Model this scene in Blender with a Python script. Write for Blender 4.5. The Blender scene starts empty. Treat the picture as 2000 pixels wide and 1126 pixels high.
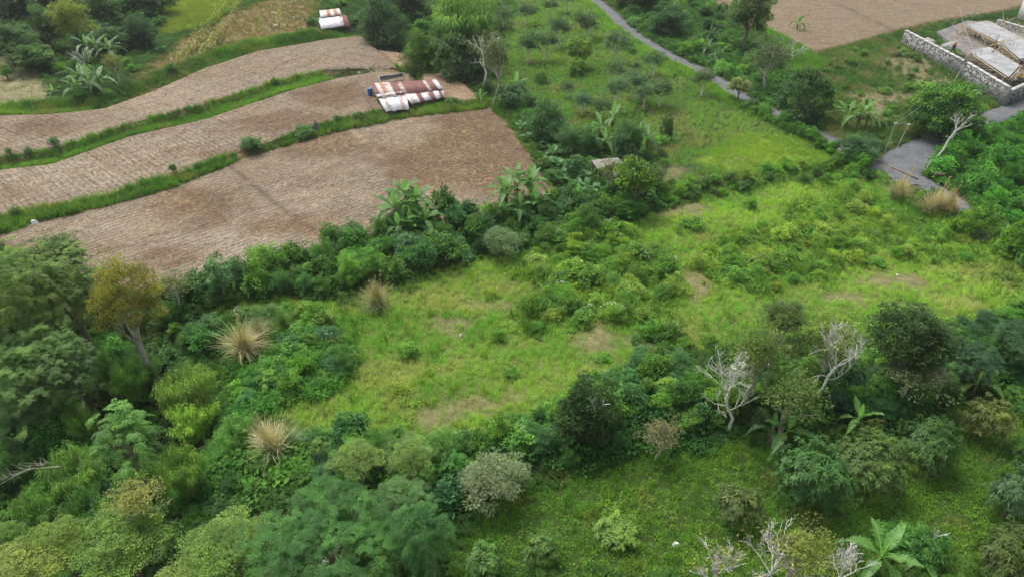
import bpy, bmesh, math, random
import numpy as np
from mathutils import Vector, Matrix, Euler
C = bpy.context.scene.collection
R = math.radians
# ------------------------------------------------------------------ camera, sky, sun, exposure
H, P, F = 32.0, R(34.0), 1340.0           # camera height (m), pitch below horizontal, focal length in photo pixels
SP, CP = math.sin(P), math.cos(P)
cam = bpy.data.cameras.new('camera'); camo = bpy.data.objects.new('camera', cam); C.objects.link(camo)
camo.location = (0, 0, H); camo.rotation_euler = (math.pi/2 - P, 0, 0)
cam.sensor_width = 36; cam.lens = 36 * F / 2000; cam.clip_start = .1; cam.clip_end = 3000
bpy.context.scene.camera = camo
W = bpy.data.worlds.new('World'); bpy.context.scene.world = W; W.use_nodes = True
wt = W.node_tree; wt.nodes.clear()
sky = wt.nodes.new('ShaderNodeTexSky'); sky.sky_type = 'NISHITA'; sky.sun_disc = False
SUN_EL, SUN_AZ = R(60), R(-35)            # azimuth clockwise from +Y
sky.sun_elevation = SUN_EL; sky.sun_rotation = SUN_AZ; sky.air_density = 1.0; sky.dust_density = 4.0; sky.ozone_density = .6
hs = wt.nodes.new('ShaderNodeHueSaturation'); hs.inputs['Saturation'].default_value = .3
bg = wt.nodes.new('ShaderNodeBackground'); bg.inputs['Strength'].default_value = .12
wo = wt.nodes.new('ShaderNodeOutputWorld')
wt.links.new(sky.outputs[0], hs.inputs['Color']); wt.links.new(hs.outputs[0], bg.inputs[0]); wt.links.new(bg.outputs[0], wo.inputs[0])
sl = bpy.data.lights.new('sun', 'SUN'); sl.energy = 1.4; sl.angle = R(25); sl.color = (1, .97, .91)
so = bpy.data.objects.new('sun', sl); C.objects.link(so); so.location = (0, 0, 80)
sd = Vector((math.sin(SUN_AZ)*math.cos(SUN_EL), math.cos(SUN_AZ)*math.cos(SUN_EL), math.sin(SUN_EL)))
so.rotation_euler = sd.to_track_quat('Z', 'Y').to_euler()
vs = bpy.context.scene.view_settings; bpy.context.scene.display_settings.display_device = 'sRGB'
vs.view_transform = 'Standard'; vs.look = 'None'; vs.gamma = 1; vs.use_curve_mapping = False; vs.exposure = 0.85
cy = bpy.context.scene.cycles; cy.max_bounces = 6; cy.diffuse_bounces = 3; cy.glossy_bounces = 2; cy.transmission_bounces = 3; cy.transparent_max_bounces = 6
# ------------------------------------------------------------------ pixels of the photograph <-> places
def ray(px, py):
    dx = (np.asarray(px, float) - 1000) / F; dy = (563 - np.asarray(py, float)) / F
    return dx, CP + dy*SP, -SP + dy*CP
def at_z(px, py, z=0.):
    dx, ry, rz = ray(px, py); t = (z - H) / np.minimum(rz, -.02)
    return dx*t, ry*t
def poly_z(pts, z=0.):
    a = np.array(pts, float); x, y = at_z(a[:, 0], a[:, 1], z)
    return np.stack([x, y], 1)
def project(x, y, z):
    q = z - H; f = y*CP - q*SP; u = y*SP + q*CP
    return 1000 + F*x/f, 563 - F*u/f, f
# ------------------------------------------------------------------ noise, polygons
def hsh(i, j, s):
    h = (i.astype(np.int64)*374761393 + j.astype(np.int64)*668265263 + s*974711) & 0x7fffffff
    h = ((h ^ (h >> 13))*1274126177) & 0x7fffffff
    return ((h ^ (h >> 16)) & 0xffff) / 65535.
def vn(x, y, s=0):
    x = np.asarray(x, float); y = np.asarray(y, float)
    i = np.floor(x); j = np.floor(y); u = x - i; v = y - j; u = u*u*(3-2*u); v = v*v*(3-2*v)
    return (hsh(i, j, s)*(1-u) + hsh(i+1, j, s)*u)*(1-v) + (hsh(i, j+1, s)*(1-u) + hsh(i+1, j+1, s)*u)*v
def fbm(x, y, s=0, o=3):
    a = 0; w = .5; t = 0
    for k in range(o):
        a = a + w*vn(x*2**k + 17*k, y*2**k - 9*k, s+k); t += w; w *= .5
    return a/t
def sdist(poly, x, y):                     # >0 inside, metres to the outline
    x = np.asarray(x, float); y = np.asarray(y, float)
    d = np.full(x.shape, 1e9); ins = np.zeros(x.shape, bool); n = len(poly)
    for k in range(n):
        ax, ay = poly[k]; bx, by = poly[(k+1) % n]
        ex, ey = bx-ax, by-ay; L = ex*ex + ey*ey + 1e-9
        t = np.clip(((x-ax)*ex + (y-ay)*ey)/L, 0, 1)
        d = np.minimum(d, np.hypot(x-ax-t*ex, y-ay-t*ey))
        ins ^= ((ay > y) != (by > y)) & (x < (bx-ax)*(y-ay)/((by-ay) if abs(by-ay) > 1e-9 else 1e-9) + ax)
    return np.where(ins, d, -d)
def ldist(line, x, y):
    d = np.full(np.shape(x), 1e9)
    for k in range(len(line)-1):
        (ax, ay), (bx, by) = line[k], line[k+1]; ex, ey = bx-ax, by-ay; L = ex*ex+ey*ey+1e-9
        t = np.clip(((x-ax)*ex + (y-ay)*ey)/L, 0, 1)
        d = np.minimum(d, np.hypot(x-ax-t*ex, y-ay-t*ey))
    return d
def ss(a, b, v):
    t = np.clip((v-a)/(b-a), 0, 1); return t*t*(3-2*t)
def ellp(cx, cy, rx, ry, n=20, s=0):
    rr = random.Random(int(cx*7+cy*13)+s)
    return [(cx + rx*math.cos(2*math.pi*k/n)*(u := rr.uniform(.75, 1.15)), cy + ry*math.sin(2*math.pi*k/n)*u) for k in range(n)]
# ------------------------------------------------------------------ the lie of the land
PX = dict(
 field_low=[(0, 466), (60, 436), (200, 406), (340, 368), (480, 309), (640, 263), (800, 230), (958, 212), (992, 242), (1048, 328), (1104, 410), (1000, 425), (860, 450), (640, 492), (480, 552), (400, 568), (250, 560), (90, 510)],
 field_mid=[(-20, 332), (100, 319), (200, 284), (250, 266), (400, 232), (560, 178), (660, 152), (738, 139), (800, 143), (800, 200), (745, 216), (640, 240), (480, 293), (350, 338), (200, 383), (-20, 424)],
 field_top=[(-20, 224), (100, 221), (200, 212), (300, 177), (400, 132), (500, 100), (640, 76), (705, 69), (740, 98), (775, 131), (640, 134), (540, 157), (400, 201), (250, 240), (150, 274), (100, 291), (-20, 306)],
 patch=[(825, 143), (884, 142), (938, 196), (872, 196), (835, 180)],
 patch_two=[(738, 97), (800, 105), (800, 128), (780, 132)],
 field_far=[(1340, -20), (1410, 26), (1500, 55), (1590, 100), (1650, 86), (1750, 58), (1850, 36), (1950, 22), (2040, -4), (2040, -40)],
 meadow=[(405, 625), (425, 585), (560, 578), (720, 575), (860, 520), (960, 470), (1080, 480), (1240, 420), (1400, 372), (1690, 335), (1830, 420), (2060, 490), (2060, 640), (1890, 670), (1700, 660), (1400, 680), (1230, 740), (1080, 830), (960, 880), (640, 890), (540, 850), (430, 760)],
 lawn=[(860, 1150), (880, 1000), (1000, 950), (1150, 900), (1300, 870), (1450, 845), (1560, 860), (1700, 880), (1880, 800), (2060, 700), (2080, 1150)],
 ravine=[(-300, 640), (0, 700), (180, 690), (260, 690), (330, 720), (420, 800), (400, 900), (340, 1010), (420, 1080), (480, 1150), (400, 1260), (-300, 1260)],
 hills=[(-60, 190), (100, 192), (210, 190), (300, 160), (400, 112), (500, 86), (640, 60), (700, 40), (740, -30), (0, -60), (-200, 0)],
 lot=[(1520, 212), (1570, 135), (1700, 76), (1765, 84), (1900, 170), (1955, 205), (1880, 240), (1800, 262), (1740, 292), (1640, 282)],
 clearing=[(-40, 108), (62, 108), (112, 165), (108, 198), (-40, 202)],
 dry=[(225, 198), (262, 150), (300, 112), (380, 62), (455, 22), (560, -15), (625, -15), (625, 58), (520, 80), (430, 105), (340, 150), (270, 185)],
 bright=[(312, 66), (325, 20), (345, -30), (540, -30), (470, 12), (430, 36), (390, 58), (340, 68)],
 glade=[(1355, 315), (1400, 285), (1450, 258), (1570, 268), (1650, 305), (1610, 328), (1440, 342)],
)
Z = dict(field_low=0, field_mid=.6, field_top=1.2, patch=.6, patch_two=.9, field_far=.3, meadow=-.7, lawn=-1.3, ravine=-3.2, hills=1.7, lot=.3)
PW = {k: poly_z(v, Z.get(k, 0.)) for k, v in PX.items()}
for k in ('clearing', 'dry', 'bright'): PW[k] = poly_z(PX[k], 1.7)
SOFT = dict(ravine=4., hills=3., lawn=2.5, meadow=2.)
def terr(x, y):
    x = np.asarray(x, float); y = np.asarray(y, float)
    z = .5*(fbm(x/22, y/22, 5) - .5) + .22*(fbm(x/5, y/5, 9) - .5)
    for k in ('hills', 'meadow', 'lawn', 'ravine', 'field_top', 'patch_two', 'field_mid', 'patch', 'field_low', 'field_far', 'lot'):
        s = SOFT.get(k, .8); w = ss(-s, s*.25, sdist(PW[k], x, y))
        n = .12*(fbm(x/9, y/9, 3) - .5) if k[0] in 'fp' else (1. if k == 'meadow' else .6)*(fbm(x/6, y/6, 7) - .5) + .1*(fbm(x/1.7, y/1.7, 8) - .5)
        z = z*(1-w) + (Z[k] + n)*w
    return z
def hit(px, py, up=0.):                    # where the sight line through a pixel meets the land (or UP metres above it)
    z = np.zeros(np.shape(np.asarray(px, float))) + up
    for _ in range(24):
        x, y = at_z(px, py, z); z = .55*z + .45*(terr(x, y) + up)
    x, y = at_z(px, py, z)
    return x, y, terr(x, y)
ROADS = {  # centre line in photo pixels, width in metres
 'a': ([(1135, -25), (1160, 0), (1190, 24), (1222, 56), (1262, 84), (1322, 118), (1372, 141), (1430, 178), (1460, 200), (1525, 229), (1590, 262), (1640, 287), (1715, 328), (1765, 330)], 2.5),
 'b': ([(1745, 325), (1790, 290), (1850, 263), (1920, 237), (2000, 207), (2120, 160)], 2.9),
 'c': ([(1740, 322), (1785, 345), (1850, 385), (1930, 430), (2000, 468), (2120, 545)], 2.1),
}
RW = {k: (poly_z(l, 0.), w) for k, (l, w) in ROADS.items()}
apron = poly_z([(1716, 318), (1745, 296), (1812, 272), (1850, 258), (1862, 272), (1822, 305), (1802, 340), (1812, 366), (1745, 352)], 0.)
_t0 = terr
def terr(x, y):                            # roads lie level across
    z = _t0(x, y); x = np.asarray(x, float); y = np.asarray(y, float)
    w = np.zeros(z.shape)
    for l, wd in RW.values(): w = np.maximum(w, 1 - ss(wd*.55, wd*.55+1.6, ldist(l, x, y)))
    w = np.maximum(w, ss(-1.6, 0, sdist(apron, x, y)))
    return z*(1-w) + .05*w
_t1 = terr; HX, HY, HS = -150., 0., .5; _gx, _gy = np.meshgrid(np.arange(HX, 170, HS), np.arange(HY, 330, HS)); HG = _t1(_gx, _gy); HN, HM = HG.shape
def terr(x, y):                            # the same land, looked up in a half-metre grid
    x = np.asarray(x, float); y = np.asarray(y, float); i = (x-HX)/HS; j = (y-HY)/HS
    a = np.clip(np.floor(i).astype(int), 0, HM-2); b = np.clip(np.floor(j).astype(int), 0, HN-2); u = np.clip(i-a, 0, 1); v = np.clip(j-b, 0, 1)
    return (HG[b, a]*(1-u) + HG[b, a+1]*u)*(1-v) + (HG[b+1, a]*(1-u) + HG[b+1, a+1]*u)*v
def terr1(x, y):
    i = min(max((x-HX)/HS, 0), HM-1.001); j = min(max((y-HY)/HS, 0), HN-1.001); a = int(i); b = int(j); u = i-a; v = j-b
    return float((HG[b, a]*(1-u) + HG[b, a+1]*u)*(1-v) + (HG[b+1, a]*(1-u) + HG[b+1, a+1]*u)*v)
def hit(px, py, up=0.):
    dx, dy = (px-1000)/F, (563-py)/F; ry, rz = CP + dy*SP, min(-SP + dy*CP, -.02); z = up
    for _ in range(30):
        t = (z-H)/rz; z = .55*z + .45*(terr1(dx*t, ry*t) + up)
    t = (z-H)/rz; return dx*t, ry*t, terr1(dx*t, ry*t)
def on_road(x, y, m=.0):
    r = np.zeros(np.shape(x), bool)
    for l, wd in RW.values(): r |= ldist(l, x, y) < wd*.5 + m
    return r | (sdist(apron, x, y) > -m)
def in_fields(x, y, m=.3):
    r = np.zeros(np.shape(x), bool)
    for k in ('field_low', 'field_mid', 'field_top', 'patch', 'patch_two', 'field_far'): r |= sdist(PW[k], x, y) > m
    return r
# ------------------------------------------------------------------ mesh and object helpers
class Geo:
    def __init__(s): s.v = []; s.f = []; s.a = []; s.n = 0
    def add(s, V, Fc, a=.5):               # V (n,3), Fc (m,3|4) int, a scalar or (m,)
        V = np.asarray(V, float).reshape(-1, 3); Fc = np.asarray(Fc, int)
        s.v.append(V); s.f.append(Fc + s.n); s.n += len(V)
        s.a.append(np.zeros(len(Fc)) + a); return s
    def quads(s, Q, a=.5):                 # Q (n,4,3)
        n = len(Q); return s.add(Q.reshape(-1, 3), np.arange(n*4).reshape(n, 4), a)
    def tube(s, pts, rad, k=5, a=.5, cap=True):
        pts = np.asarray(pts, float); n = len(pts); rad = np.zeros(n) + rad
        T = np.gradient(pts, axis=0); T /= np.linalg.norm(T, axis=1)[:, None] + 1e-9
        ref = np.where(np.abs(T[:, 2:3]) > .9, [[1., 0, 0]], [[0, 0, 1.]])
        u = np.cross(T, ref); u /= np.linalg.norm(u, axis=1)[:, None] + 1e-9; v = np.cross(T, u)
        an = np.arange(k)*2*math.pi/k
        V = pts[:, None] + rad[:, None, None]*(np.cos(an)[None, :, None]*u[:, None] + np.sin(an)[None, :, None]*v[:, None])
        i = np.arange(n-1)[:, None]*k; j = np.arange(k)[None]; j2 = (j+1) % k
        Fc = np.stack([i+j, i+j2, i+k+j2, i+k+j], -1).reshape(-1, 4)
        s.add(V.reshape(-1, 3), Fc, a)
        if cap and k == 4: s.add(V[-1], [[0, 1, 2, 3]], a); s.add(V[0], [[3, 2, 1, 0]], a)
        elif cap:
            for e in (0, n-1):
                s.add(np.vstack([V[e], V[e].mean(0)]), [[q, (q+1) % k, k] if e else [(q+1) % k, q, k] for q in range(k)], a)
        return s
    def box(s, c, d, rz=0., a=.5, tilt=None):
        c = np.asarray(c, float); d = np.asarray(d, float)/2
        V = np.array([[x, y, z] for z in (-1, 1) for y in (-1, 1) for x in (-1, 1)])*d
        M = np.array(Euler(tilt if tilt else (0, 0, rz)).to_matrix())
        return s.add(V@M.T + c, [[0, 2, 3, 1], [4, 5, 7, 6], [0, 1, 5, 4], [2, 6, 7, 3], [0, 4, 6, 2], [1, 3, 7, 5]], a)
    def mesh(s, name, mat, smooth=False):
        me = bpy.data.meshes.new(name)
        if s.n:
            V = np.concatenate(s.v); me.vertices.add(len(V)); me.vertices.foreach_set('co', V.ravel().astype(np.float32))
            idx = np.concatenate([f.ravel() for f in s.f]); tot = np.concatenate([np.full(len(f), f.shape[1]) for f in s.f if len(f)])
            me.loops.add(len(idx)); me.loops.foreach_set('vertex_index', idx.astype(np.int32))
            me.polygons.add(len(tot)); st = np.concatenate([[0], np.cumsum(tot)[:-1]])
            me.polygons.foreach_set('loop_start', st.astype(np.int32)); me.polygons.foreach_set('loop_total', tot.astype(np.int32))
            at = me.attributes.new('rnd', 'FLOAT', 'FACE'); at.data.foreach_set('value', np.concatenate(s.a).astype(np.float32))
            if smooth: me.polygons.foreach_set('use_smooth', np.ones(len(tot), bool))
            me.update(calc_edges=True)
        if mat: me.materials.append(mat)
        return me
    def obj(s, name, mat, parent=None, smooth=False): return link(name, s.mesh(name, mat, smooth), parent)
def link(name, me, parent=None, loc=None, rot=None, scl=None, color=None):
    o = bpy.data.objects.new(name, me); C.objects.link(o)
    if parent: o.parent = parent
    if loc is not None: o.location = loc
    if rot is not None: o.rotation_euler = rot
    if scl is not None: o.scale = scl
    if color is not None: o.color = (*color[:3], 1)
    return o
def tag(o, label=None, cat=None, group=None, kind=None):
    for k, v in (('label', label), ('category', cat), ('group', group), ('kind', kind)):
        if v: o[k] = v
    return o
def thing(name, label, cat, loc=(0, 0, 0), rz=0, group=None):
    o = bpy.data.objects.new(name, None); C.objects.link(o); o.location = loc; o.rotation_euler = (0, 0, rz); o.empty_display_size = .3
    return tag(o, label, cat, group)
def copy_thing(src, loc, rz, label, group):
    r = src.copy(); C.objects.link(r); r.location = loc; r.rotation_euler = (0, 0, rz); r['label'] = label; r['group'] = group
    for ch in list(src.children):
        c = ch.copy(); C.objects.link(c); c.parent = r
        for g in ch.children: d = g.copy(); C.objects.link(d); d.parent = c
    return r
# ------------------------------------------------------------------ materials
def nt(name):
    m = bpy.data.materials.new(name); m.use_nodes = True; t = m.node_tree; t.nodes.clear(); return m, t
def N(t, typ, **k):
    n = t.nodes.new(typ)
    for a, v in k.items():
        if a[0] == '_': n.inputs[a[1:]].default_value = v
        else: setattr(n, a, v)
    return n
def mixc(t, a, b, f, bt='MIX'):
    m = N(t, 'ShaderNodeMix', data_type='RGBA', blend_type=bt)
    for i, v in ((0, f), (6, a), (7, b)):
        if hasattr(v, 'links'): t.links.new(v, m.inputs[i])
        else: m.inputs[i].default_value = v if i == 0 else ((*v, 1) if len(v) == 3 else v)
    return m.outputs[2]
def ramp(t, f, stops):
    r = N(t, 'ShaderNodeValToRGB'); t.links.new(f, r.inputs[0])
    while len(r.color_ramp.elements) < len(stops): r.color_ramp.elements.new(.5)
    for e, (p, c) in zip(r.color_ramp.elements, stops): e.position = p; e.color = (*c, 1) if len(c) == 3 else c
    return r.outputs[0]
def leaf_mat(name, src='OBJ', trans=.4, rough=.5, lo=.45, hi=1.75, yel=.25, spec=.18, gain=1.6, upn=.4):
    m, t = nt(name)
    if src == 'OBJ': base = N(t, 'ShaderNodeObjectInfo').outputs['Color']
    else: base = N(t, 'ShaderNodeAttribute', attribute_type='INSTANCER', attribute_name='tint').outputs['Color']
    a = N(t, 'ShaderNodeAttribute', attribute_type='GEOMETRY', attribute_name='rnd').outputs['Fac']
    col = mixc(t, base, ramp(t, a, [(0, (lo*.82, lo, lo*.85)), (.5, (1, 1, 1)), (1, (hi*1.03, hi, hi*.72))]), 1., 'MULTIPLY')
    gm = N(t, 'ShaderNodeVectorMath', operation='SCALE'); gm.inputs['Scale'].default_value = gain; t.links.new(col, gm.inputs[0]); col = gm.outputs[0]
    tip = mixc(t, col, (1.45, 1.15, .5), 1., 'MULTIPLY')
    ge = N(t, 'ShaderNodeNewGeometry'); g = ge.outputs['Random Per Island']
    nm = N(t, 'ShaderNodeMix', data_type='VECTOR'); nm.inputs[0].default_value = upn; t.links.new(ge.outputs['Normal'], nm.inputs[4]); nm.inputs[5].default_value = (0, 0, 1)
    no = N(t, 'ShaderNodeVectorMath', operation='NORMALIZE'); t.links.new(nm.outputs[1], no.inputs[0])
    f = N(t, 'ShaderNodeMath', operation='MULTIPLY'); f.inputs[1].default_value = yel; t.links.new(g, f.inputs[0])
    col = mixc(t, col, tip, f.outputs[0])
    b = N(t, 'ShaderNodeBsdfPrincipled', _Roughness=rough); b.inputs['Specular IOR Level'].default_value = spec
    t.links.new(col, b.inputs['Base Color']); t.links.new(no.outputs[0], b.inputs['Normal'])
    tr = N(t, 'ShaderNodeBsdfTranslucent'); t.links.new(mixc(t, col, (1.25, 1.3, .7), 1., 'MULTIPLY'), tr.inputs['Color'])
    mx = N(t, 'ShaderNodeMixShader'); mx.inputs[0].default_value = trans
    t.links.new(b.outputs[0], mx.inputs[1]); t.links.new(tr.outputs[0], mx.inputs[2])
    o = N(t, 'ShaderNodeOutputMaterial'); t.links.new(mx.outputs[0], o.inputs[0]); return m
def hard_mat(name, c, c2=None, scale=3., rough=.85, bump=.2, obj=False, metal=0., rnd=0.):
    m, t = nt(name); tc = N(t, 'ShaderNodeTexCoord').outputs['Object']
    n = N(t, 'ShaderNodeTexNoise', _Scale=scale, _Detail=6.); t.links.new(tc, n.inputs['Vector'])
    n2 = N(t, 'ShaderNodeTexNoise', _Scale=scale*6, _Detail=4.); t.links.new(tc, n2.inputs['Vector'])
    c2 = c2 or tuple(v*.55 for v in c)
    col = ramp(t, n.outputs[0], [(.3, c2), (.62, c)])
    if obj: col = mixc(t, col, N(t, 'ShaderNodeObjectInfo').outputs['Color'], 1., 'MULTIPLY')
    col = mixc(t, col, ramp(t, n2.outputs[0], [(.3, (.75,)*3), (.7, (1.12,)*3)]), 1., 'MULTIPLY')
    if rnd:
        a = N(t, 'ShaderNodeAttribute', attribute_type='GEOMETRY', attribute_name='rnd').outputs['Fac']
        col = mixc(t, col, ramp(t, a, [(0, (1-rnd,)*3), (1, (1+rnd,)*3)]), 1., 'MULTIPLY')
    b = N(t, 'ShaderNodeBsdfPrincipled', _Roughness=rough, _Metallic=metal); t.links.new(col, b.inputs['Base Color'])
    if bump:
        bp = N(t, 'ShaderNodeBump', _Strength=bump, _Distance=.05); t.links.new(n2.outputs[0], bp.inputs['Height']); t.links.new(bp.outputs[0], b.inputs['Normal'])
    o = N(t, 'ShaderNodeOutputMaterial'); t.links.new(b.outputs[0], o.inputs[0]); return m
M_leaf = leaf_mat('leaf'); M_gloss = leaf_mat('leaf_glossy', rough=.5, trans=.26, spec=.2, yel=.2, lo=.6, hi=1.6)
M_soft = leaf_mat('leaf_feathery', trans=.38, rough=.6, yel=.35)
M_banana = leaf_mat('banana_leaf', trans=.35, rough=.42, lo=.8, hi=1.7, yel=.1, spec=.3, gain=1.35)
M_grass = leaf_mat('grass_blades', 'INST', trans=.35, rough=.7, lo=.72, hi=1.3, yel=.2, spec=.08, gain=1.35, upn=.55)
M_dry = leaf_mat('dry_blades', trans=.25, rough=.8, lo=.6, hi=1.4, yel=.15, spec=.1, gain=1.15)
M_bark = hard_mat('bark', (.24, .19, .14), (.10, .08, .06), 2.5, rnd=.3)
M_pale = hard_mat('pale_bark', (.52, .47, .40), (.26, .22, .18), 2.2, rnd=.25)
M_white = hard_mat('bleached_wood', (.78, .76, .71), (.54, .51, .46), 1.5, rnd=.3)
M_stem = hard_mat('banana_stem', (.20, .18, .08), (.12, .08, .04), 3.)
M_culm = hard_mat('bamboo_culm', (.22, .24, .09), (.12, .14, .05), 2.)
M_wood = hard_mat('weathered_wood', (.42, .34, .25), (.22, .17, .12), 2., rnd=.3)
M_conc = hard_mat('concrete', (.55, .54, .52), (.36, .35, .34), .5, bump=.1)
M_plain = hard_mat('paint', (1, 1, 1), (.8, .8, .8), 2., rough=.6, obj=True, bump=.05)
def sub(a, b):
    return a
# ------------------------------------------------------------------ ground, fields, roads
def grid_mesh(name, X, Y, Zf, mat, colf=None, keep=None, uv=None, up=0., snap=None):
    nx, ny = len(X), len(Y); gx, gy = np.meshgrid(X, Y); gx = gx.ravel(); gy = gy.ravel()
    i = (np.arange(ny-1)[:, None]*nx + np.arange(nx-1)[None]).ravel(); Fc = np.stack([i, i+1, i+nx+1, i+nx], 1)
    if keep is not None:
        cx = gx[Fc].mean(1); cyy = gy[Fc].mean(1); Fc = Fc[keep(cx, cyy)]
        used = np.unique(Fc); mp = np.zeros(nx*ny, int); mp[used] = np.arange(len(used)); Fc = mp[Fc]; gx = gx[used]; gy = gy[used]
    if snap is not None: gx, gy = snap(gx, gy)
    gz = Zf(gx, gy) + up
    g = Geo(); g.add(np.stack([gx, gy, gz], 1), Fc); me = g.mesh(name, mat, True)
    if colf is not None:
        c = np.ones((len(gx), 4)); c[:, :3] = colf(gx, gy)
        at = me.attributes.new('col', 'FLOAT_COLOR', 'POINT'); at.data.foreach_set('color', c.ravel().astype(np.float32))
    if uv is not None:
        u, v = uv(gx, gy); a = me.attributes.new('row', 'FLOAT_VECTOR', 'POINT')
        a.data.foreach_set('vector', np.stack([u, v, 0*u], 1).ravel().astype(np.float32))
    return me
def lerp(c, k, w): return c*(1-w[:, None]) + np.array(k)*w[:, None]
BARE = [(1170, 663, 34, 18), (1245, 662, 38, 13), (1355, 552, 36, 30), (930, 785, 55, 16), (850, 808, 45, 14), (880, 625, 40, 12), (1740, 545, 60, 14),
        (1320, 405, 70, 14), (1290, 345, 60, 16), (1010, 770, 40, 10), (1650, 578, 40, 10), (1440, 320, 30, 12), (1970, 545, 30, 18), (980, 590, 60, 10)]
BAREW = [poly_z(ellp(*b), -.5) for b in BARE]
LOTW = [poly_z(ellp(*b), .3) for b in [(1720, 190, 60, 14), (1780, 120, 60, 30), (1710, 215, 40, 20), (1900, 225, 50, 14), (1820, 160, 60, 8)]]
def ground_col(x, y):
    n = fbm(x/7, y/7, 21); n2 = fbm(x/2.2, y/2.2, 22)
    c = np.zeros((len(x), 3)) + (.045, .075, .022); c = lerp(c, (.075, .075, .035), ss(.45, .75, n2))
    m = ss(-2, 1, sdist(PW['meadow'], x, y)); c = lerp(c, (.14, .18, .045), m*.9)
    m = ss(-1, 1, sdist(PW['glade'], x, y)); c = lerp(c, (.15, .22, .03), m)
    m = ss(-2, 1, sdist(PW['lawn'], x, y)); c = lerp(c, (.05, .085, .02), m*.9)
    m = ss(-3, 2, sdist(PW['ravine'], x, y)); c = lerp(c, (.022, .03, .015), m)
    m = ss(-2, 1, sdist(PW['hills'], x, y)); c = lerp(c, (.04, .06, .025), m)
    m = ss(-1, 1, sdist(PW['clearing'], x, y)); c = lerp(c, (.30, .27, .17), m*(.55 + .4*n2))
    m = ss(-2, 1.5, sdist(PW['dry'], x, y)); c = lerp(c, (.26, .20, .12), m*(.5 + .5*n2))
    m = ss(-1, 1, sdist(PW['bright'], x, y)); c = lerp(c, (.15, .21, .04), m)
    m = ss(-1, 1, sdist(PW['lot'], x, y)); c = lerp(c, (.08, .11, .04), m)
    for q in LOTW: c = lerp(c, (.24, .19, .13), .8*ss(-2.5, 1, sdist(q, x, y))*(.4 + .9*n2))
    for k in ('field_low', 'field_mid', 'field_top', 'patch', 'patch_two', 'field_far'):
        c = lerp(c, (.20, .15, .10), ss(-1.2, .2, sdist(PW[k], x, y)))
    for q in BAREW: c = lerp(c, (.22, .19, .115), ss(-1.2, .9, sdist(q, x, y) - 1.0 + n2*1.6)*.8)
    r = np.zeros(len(x))
    for l, wd in RW.values(): r = np.maximum(r, 1 - ss(wd*.5, wd*.5+.9, ldist(l, x, y)))
    return lerp(c, (.13, .12, .09), r*.8)
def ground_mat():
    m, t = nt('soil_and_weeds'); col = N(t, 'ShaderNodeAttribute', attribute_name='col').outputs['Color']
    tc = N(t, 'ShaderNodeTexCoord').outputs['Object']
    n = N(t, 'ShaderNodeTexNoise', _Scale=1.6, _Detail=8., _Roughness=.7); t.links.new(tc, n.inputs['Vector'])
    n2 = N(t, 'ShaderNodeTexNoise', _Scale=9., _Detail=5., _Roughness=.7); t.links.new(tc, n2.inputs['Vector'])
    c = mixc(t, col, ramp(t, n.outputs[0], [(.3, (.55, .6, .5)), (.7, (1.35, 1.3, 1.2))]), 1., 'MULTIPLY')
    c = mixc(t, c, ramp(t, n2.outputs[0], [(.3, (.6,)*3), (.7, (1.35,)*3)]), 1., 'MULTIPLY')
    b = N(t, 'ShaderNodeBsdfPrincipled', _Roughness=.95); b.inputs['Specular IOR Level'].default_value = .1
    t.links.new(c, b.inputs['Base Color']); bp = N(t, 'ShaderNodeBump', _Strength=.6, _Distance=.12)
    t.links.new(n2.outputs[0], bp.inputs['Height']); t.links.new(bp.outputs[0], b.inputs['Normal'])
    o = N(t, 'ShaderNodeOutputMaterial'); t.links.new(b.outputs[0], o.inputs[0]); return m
def spaced(lo, a, b, hi, st):
    g = lambda n, d: np.cumsum(st*1.16**np.arange(1, n))[:int(np.searchsorted(np.cumsum(st*1.16**np.arange(1, n)), d))+1]
    mid = np.arange(a, b, st); return np.concatenate([(a - g(80, a-lo))[::-1], mid, b + g(80, hi-b)])
GX = spaced(-900, -100, 112, 900, .75); GY = spaced(-300, 14, 165, 1600, .75)
tag(link('ground', grid_mesh('ground', GX, GY, lambda x, y: np.where((np.abs(x-10) < 150) & (y > 5) & (y < 320), terr(x, y), _t1(x, y)), ground_mat(), ground_col)), kind='structure')
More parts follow.
